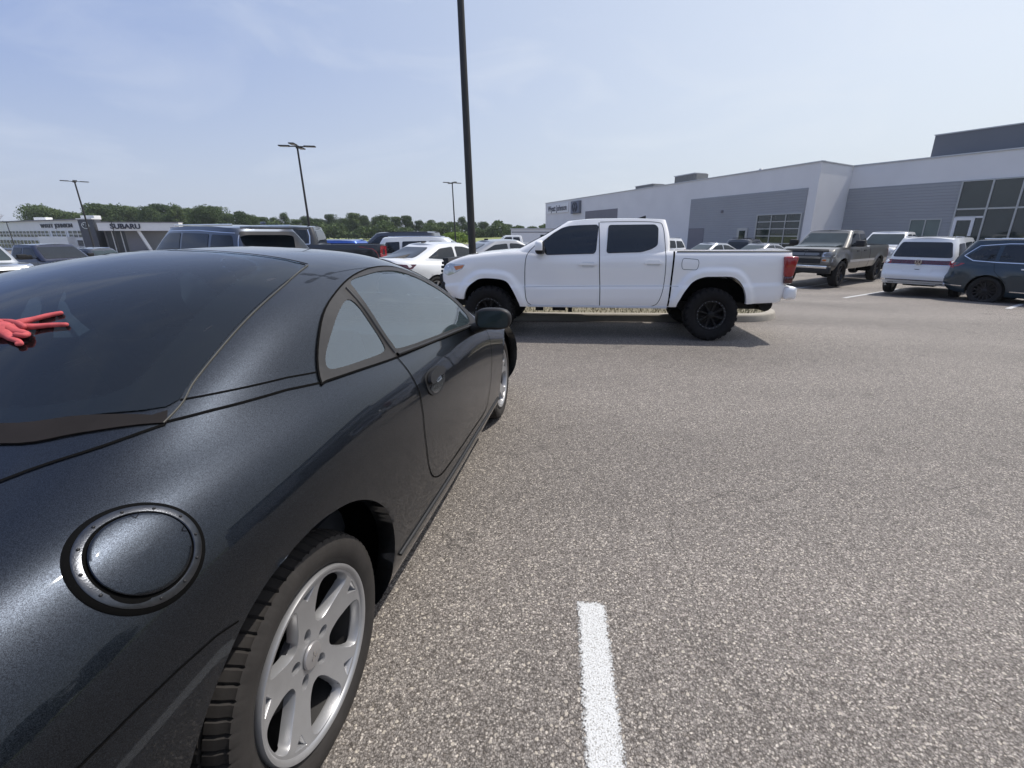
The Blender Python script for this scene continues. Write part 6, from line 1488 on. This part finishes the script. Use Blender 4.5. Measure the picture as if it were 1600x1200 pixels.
def trunk_mesh(name, seed, h, r, br=6):
    rg = random.Random(seed); bm = bmesh.new(); cyl(bm, (0, 0, -.6), (.1, 0, h*.45), r, r*.6, 8, False); cyl(bm, (.1, 0, h*.44), (0, .1, h*.85), r*.6, r*.15, 6, False)
    for k in range(br):
        z = h*rg.uniform(.25, .65); a = rg.random()*2*PI; l_ = h*rg.uniform(.18, .34); cyl(bm, (.08, 0, z), (l_*math.cos(a), l_*math.sin(a), z+l_*rg.uniform(.5, 1)), r*.32, r*.08, 5, False)
    me = bpy.data.meshes.new(name); bm.to_mesh(me); bm.free(); me.materials.append(M_bark); return me
TR = []
for k, (h, w, lb, n, lo, gp) in enumerate(((12, 9.5, 22, 5200, .06, 0), (12, 8, 18, 4600, .08, 0), (12, 11, 26, 5600, .05, 0), (12, 7.5, 16, 2600, .30, .6))):
    TR.append((crown_mesh('crown', 11+k, h, w, int(lb*1.8), int(n*1.7), .21, M_leaf, lo, gp), trunk_mesh('trunk', 5+k, h, .26)))
def tree(x, y, z, hs, ws, k, label, group, az):
    t = empty('tree', (x, y, z), az); t.scale = (ws, ws, hs); tag(t, label, 'tree', group)
    link(bpy.data.objects.new('trunk', TR[k][1]), t); link(bpy.data.objects.new('crown', TR[k][0]), t); return t
rt = random.Random(21)
TOP = [(-420, 345), (-360, 340), (-300, 344), (-250, 338), (-200, 343), (-150, 340), (-105, 344), (-65, 342), (-30, 345), (5, 347), (38, 346), (55, 341), (72, 322), (84, 319), (100, 324), (116, 331), (132, 334), (148, 326), (162, 317), (178, 319), (194, 318), (210, 322), (226, 330), (242, 321), (258, 322), (272, 333), (285, 319), (300, 326), (314, 330),
       (330, 316), (346, 322), (362, 331), (380, 332), (396, 334), (412, 337), (430, 338), (447, 335), (464, 341), (482, 338), (500, 342), (520, 335), (538, 339), (555, 334), (571, 335), (588, 341), (602, 335), (620, 336), (637, 338), (656, 344), (674, 342), (690, 346), (722, 340), (738, 347), (757, 347), (774, 352), (792, 351), (812, 353), (832, 352), (850, 353), (872, 353), (892, 350)]
GT = 'trees of the green treeline beyond the field'
for i, (px, top) in enumerate(TOP):
    D_ = (128 if px < 400 else 150)+rt.uniform(-6, 10); x = (px-850)/711*D_; y = D_/.9495; z = -1.0+1.35*ss((y-108)/50)-.1-(1.4 if px < 300 else .5 if px < 420 else 0)
    ztop = 1.5+(365-top)/711*D_; h = ztop-z; k = 3 if px in (690, 722, 656) else rt.choice((0, 1, 2, 0, 1, 2, 3)); h *= rt.uniform(.93, 1.06); lab = 'leafy green tree in the treeline beyond the field'; g_ = GT
    if px == 330: lab = 'tallest rounded tree of the treeline, above the blue-grey SUV'; g_ = None
    if px == 84: lab = 'spreading tree at the left end of the treeline, above the far showroom'; g_ = None
    if px == 722: lab = 'open branched tree directly beside the tall light pole'; g_ = None
    tree(x, y, z, h/12.2, max(.62, h/12.2)*rt.uniform(.80, 1.22), k, lab, g_, rt.random()*6)
# low scrub closing the foot of the treeline
def scrub():
    V = []; F = []; rg = np.random.RandomState(3)
    for i in range(26000):
        px = rg.uniform(30, 880); D_ = (120 if px < 400 else 142)+rg.uniform(-4, 4); x = (px-850)/711*D_; y = D_/.9495; z = -1.0+1.35*ss((y-108)/50)-(1.4 if px < 300 else .5 if px < 420 else 0)
        hh = 3.2+1.2*math.sin(x*.35)+.8*math.sin(x*.9+2); c = np.array([x, y, z+rg.uniform(0, max(1.2, hh))]); nn = rg.normal(size=3); nn /= np.linalg.norm(nn)
        t1 = np.cross(nn, rg.normal(size=3)); t1 /= np.linalg.norm(t1); t2 = np.cross(nn, t1); s1 = .42*rg.uniform(.6, 1.4); b = len(V)
        V += [c-t1*s1, c-t2*s1*.7, c+t1*s1, c+t2*s1*.7]; F.append((b, b+1, b+2, b+3))
    o = mk('undergrowth', V, F, M_leaf, smooth=False); tag(o, 'dense green undergrowth along the foot of the treeline', 'undergrowth', kind='stuff')
scrub()
def bush():
    t = empty('bush', (-14.6, 80, gz(-14.6, 80)+.0)); tag(t, 'bright yellow-green bush at the field edge beside the tall light pole', 'bush')
    link(bpy.data.objects.new('crown', crown_mesh('crown', 77, 2.5, 6.6, 16, 2600, .16, M_leaf2, .0)), t)
    bm = bmesh.new()
    for k in range(5): a = k*1.3; cyl(bm, (.3*math.cos(a), .3*math.sin(a), -.1), (1.6*math.cos(a), 1.6*math.sin(a), 1.5), .05, .02, 5)
    mkbm('stems', bm, M_bark, t)
bush()
def bare_tree(x, y, z, h, seed, label):
    rg = random.Random(seed); bm = bmesh.new()
    def br(p, d, l_, r, n):
        q = p+d*l_; cyl(bm, p, q, r, r*.6, 4, False)
        if n == 0: return
        for k in range(3 if n > 1 else 4):
            e = (d+Vector((rg.uniform(-.8, .8), rg.uniform(-.8, .8), rg.uniform(-.25, .6)))).normalized(); br(q, e, l_*rg.uniform(.55, .8), r*.6, n-1)
    br(Vector((0, 0, 0)), Vector((0, 0, 1)), h*.36, .20, 4); me = bpy.data.meshes.new('trunk'); bm.to_mesh(me); bm.free(); me.materials.append(mat('dead_wood', (.20, .18, .17), .9, noise=(3, .2)))
    t = empty('bare_tree', (x, y, z)); tag(t, label, 'tree'); link(bpy.data.objects.new('trunk_and_branches', me), t)
bare_tree(-152, 125, -1.5, 11.5, 4, 'leafless grey tree standing at the very left edge behind the far showroom')
bare_tree(-144, 127, -1.5, 9.5, 9, 'leafless grey tree, right of the other bare tree behind the far showroom')
# trees across the road to the right of and behind the viewer (seen mirrored in paint and glass)
for i in range(16):
    a = math.radians(78+i*8.5); d = 46+rt.uniform(-4, 8); tree(d*math.sin(a), d*math.cos(a), -.6, rt.uniform(.62, .9), rt.uniform(.75, 1.1), rt.choice((0, 1, 2)), 'leafy tree in the row behind the viewer, outside the view', 'trees behind the viewer', rt.random()*6)

# ------------------------------------------------------------------ summer haze
def haze():
    m = bpy.data.materials.new('haze'); m.use_nodes = True; t = m.node_tree; t.nodes.remove(t.nodes['Principled BSDF'])
    v = t.nodes.new('ShaderNodeVolumePrincipled'); v.inputs['Color'].default_value = (.86, .91, 1, 1); v.inputs['Density'].default_value = .0003; v.inputs['Anisotropy'].default_value = .25
    t.links.new(v.outputs[0], t.nodes['Material Output'].inputs['Volume'])
    bm = bmesh.new(); box(bm, 0, 450, 12, 3060, 2720, 36)
    o = mkbm('haze', bm, m); tag(o, kind='stuff')
haze()
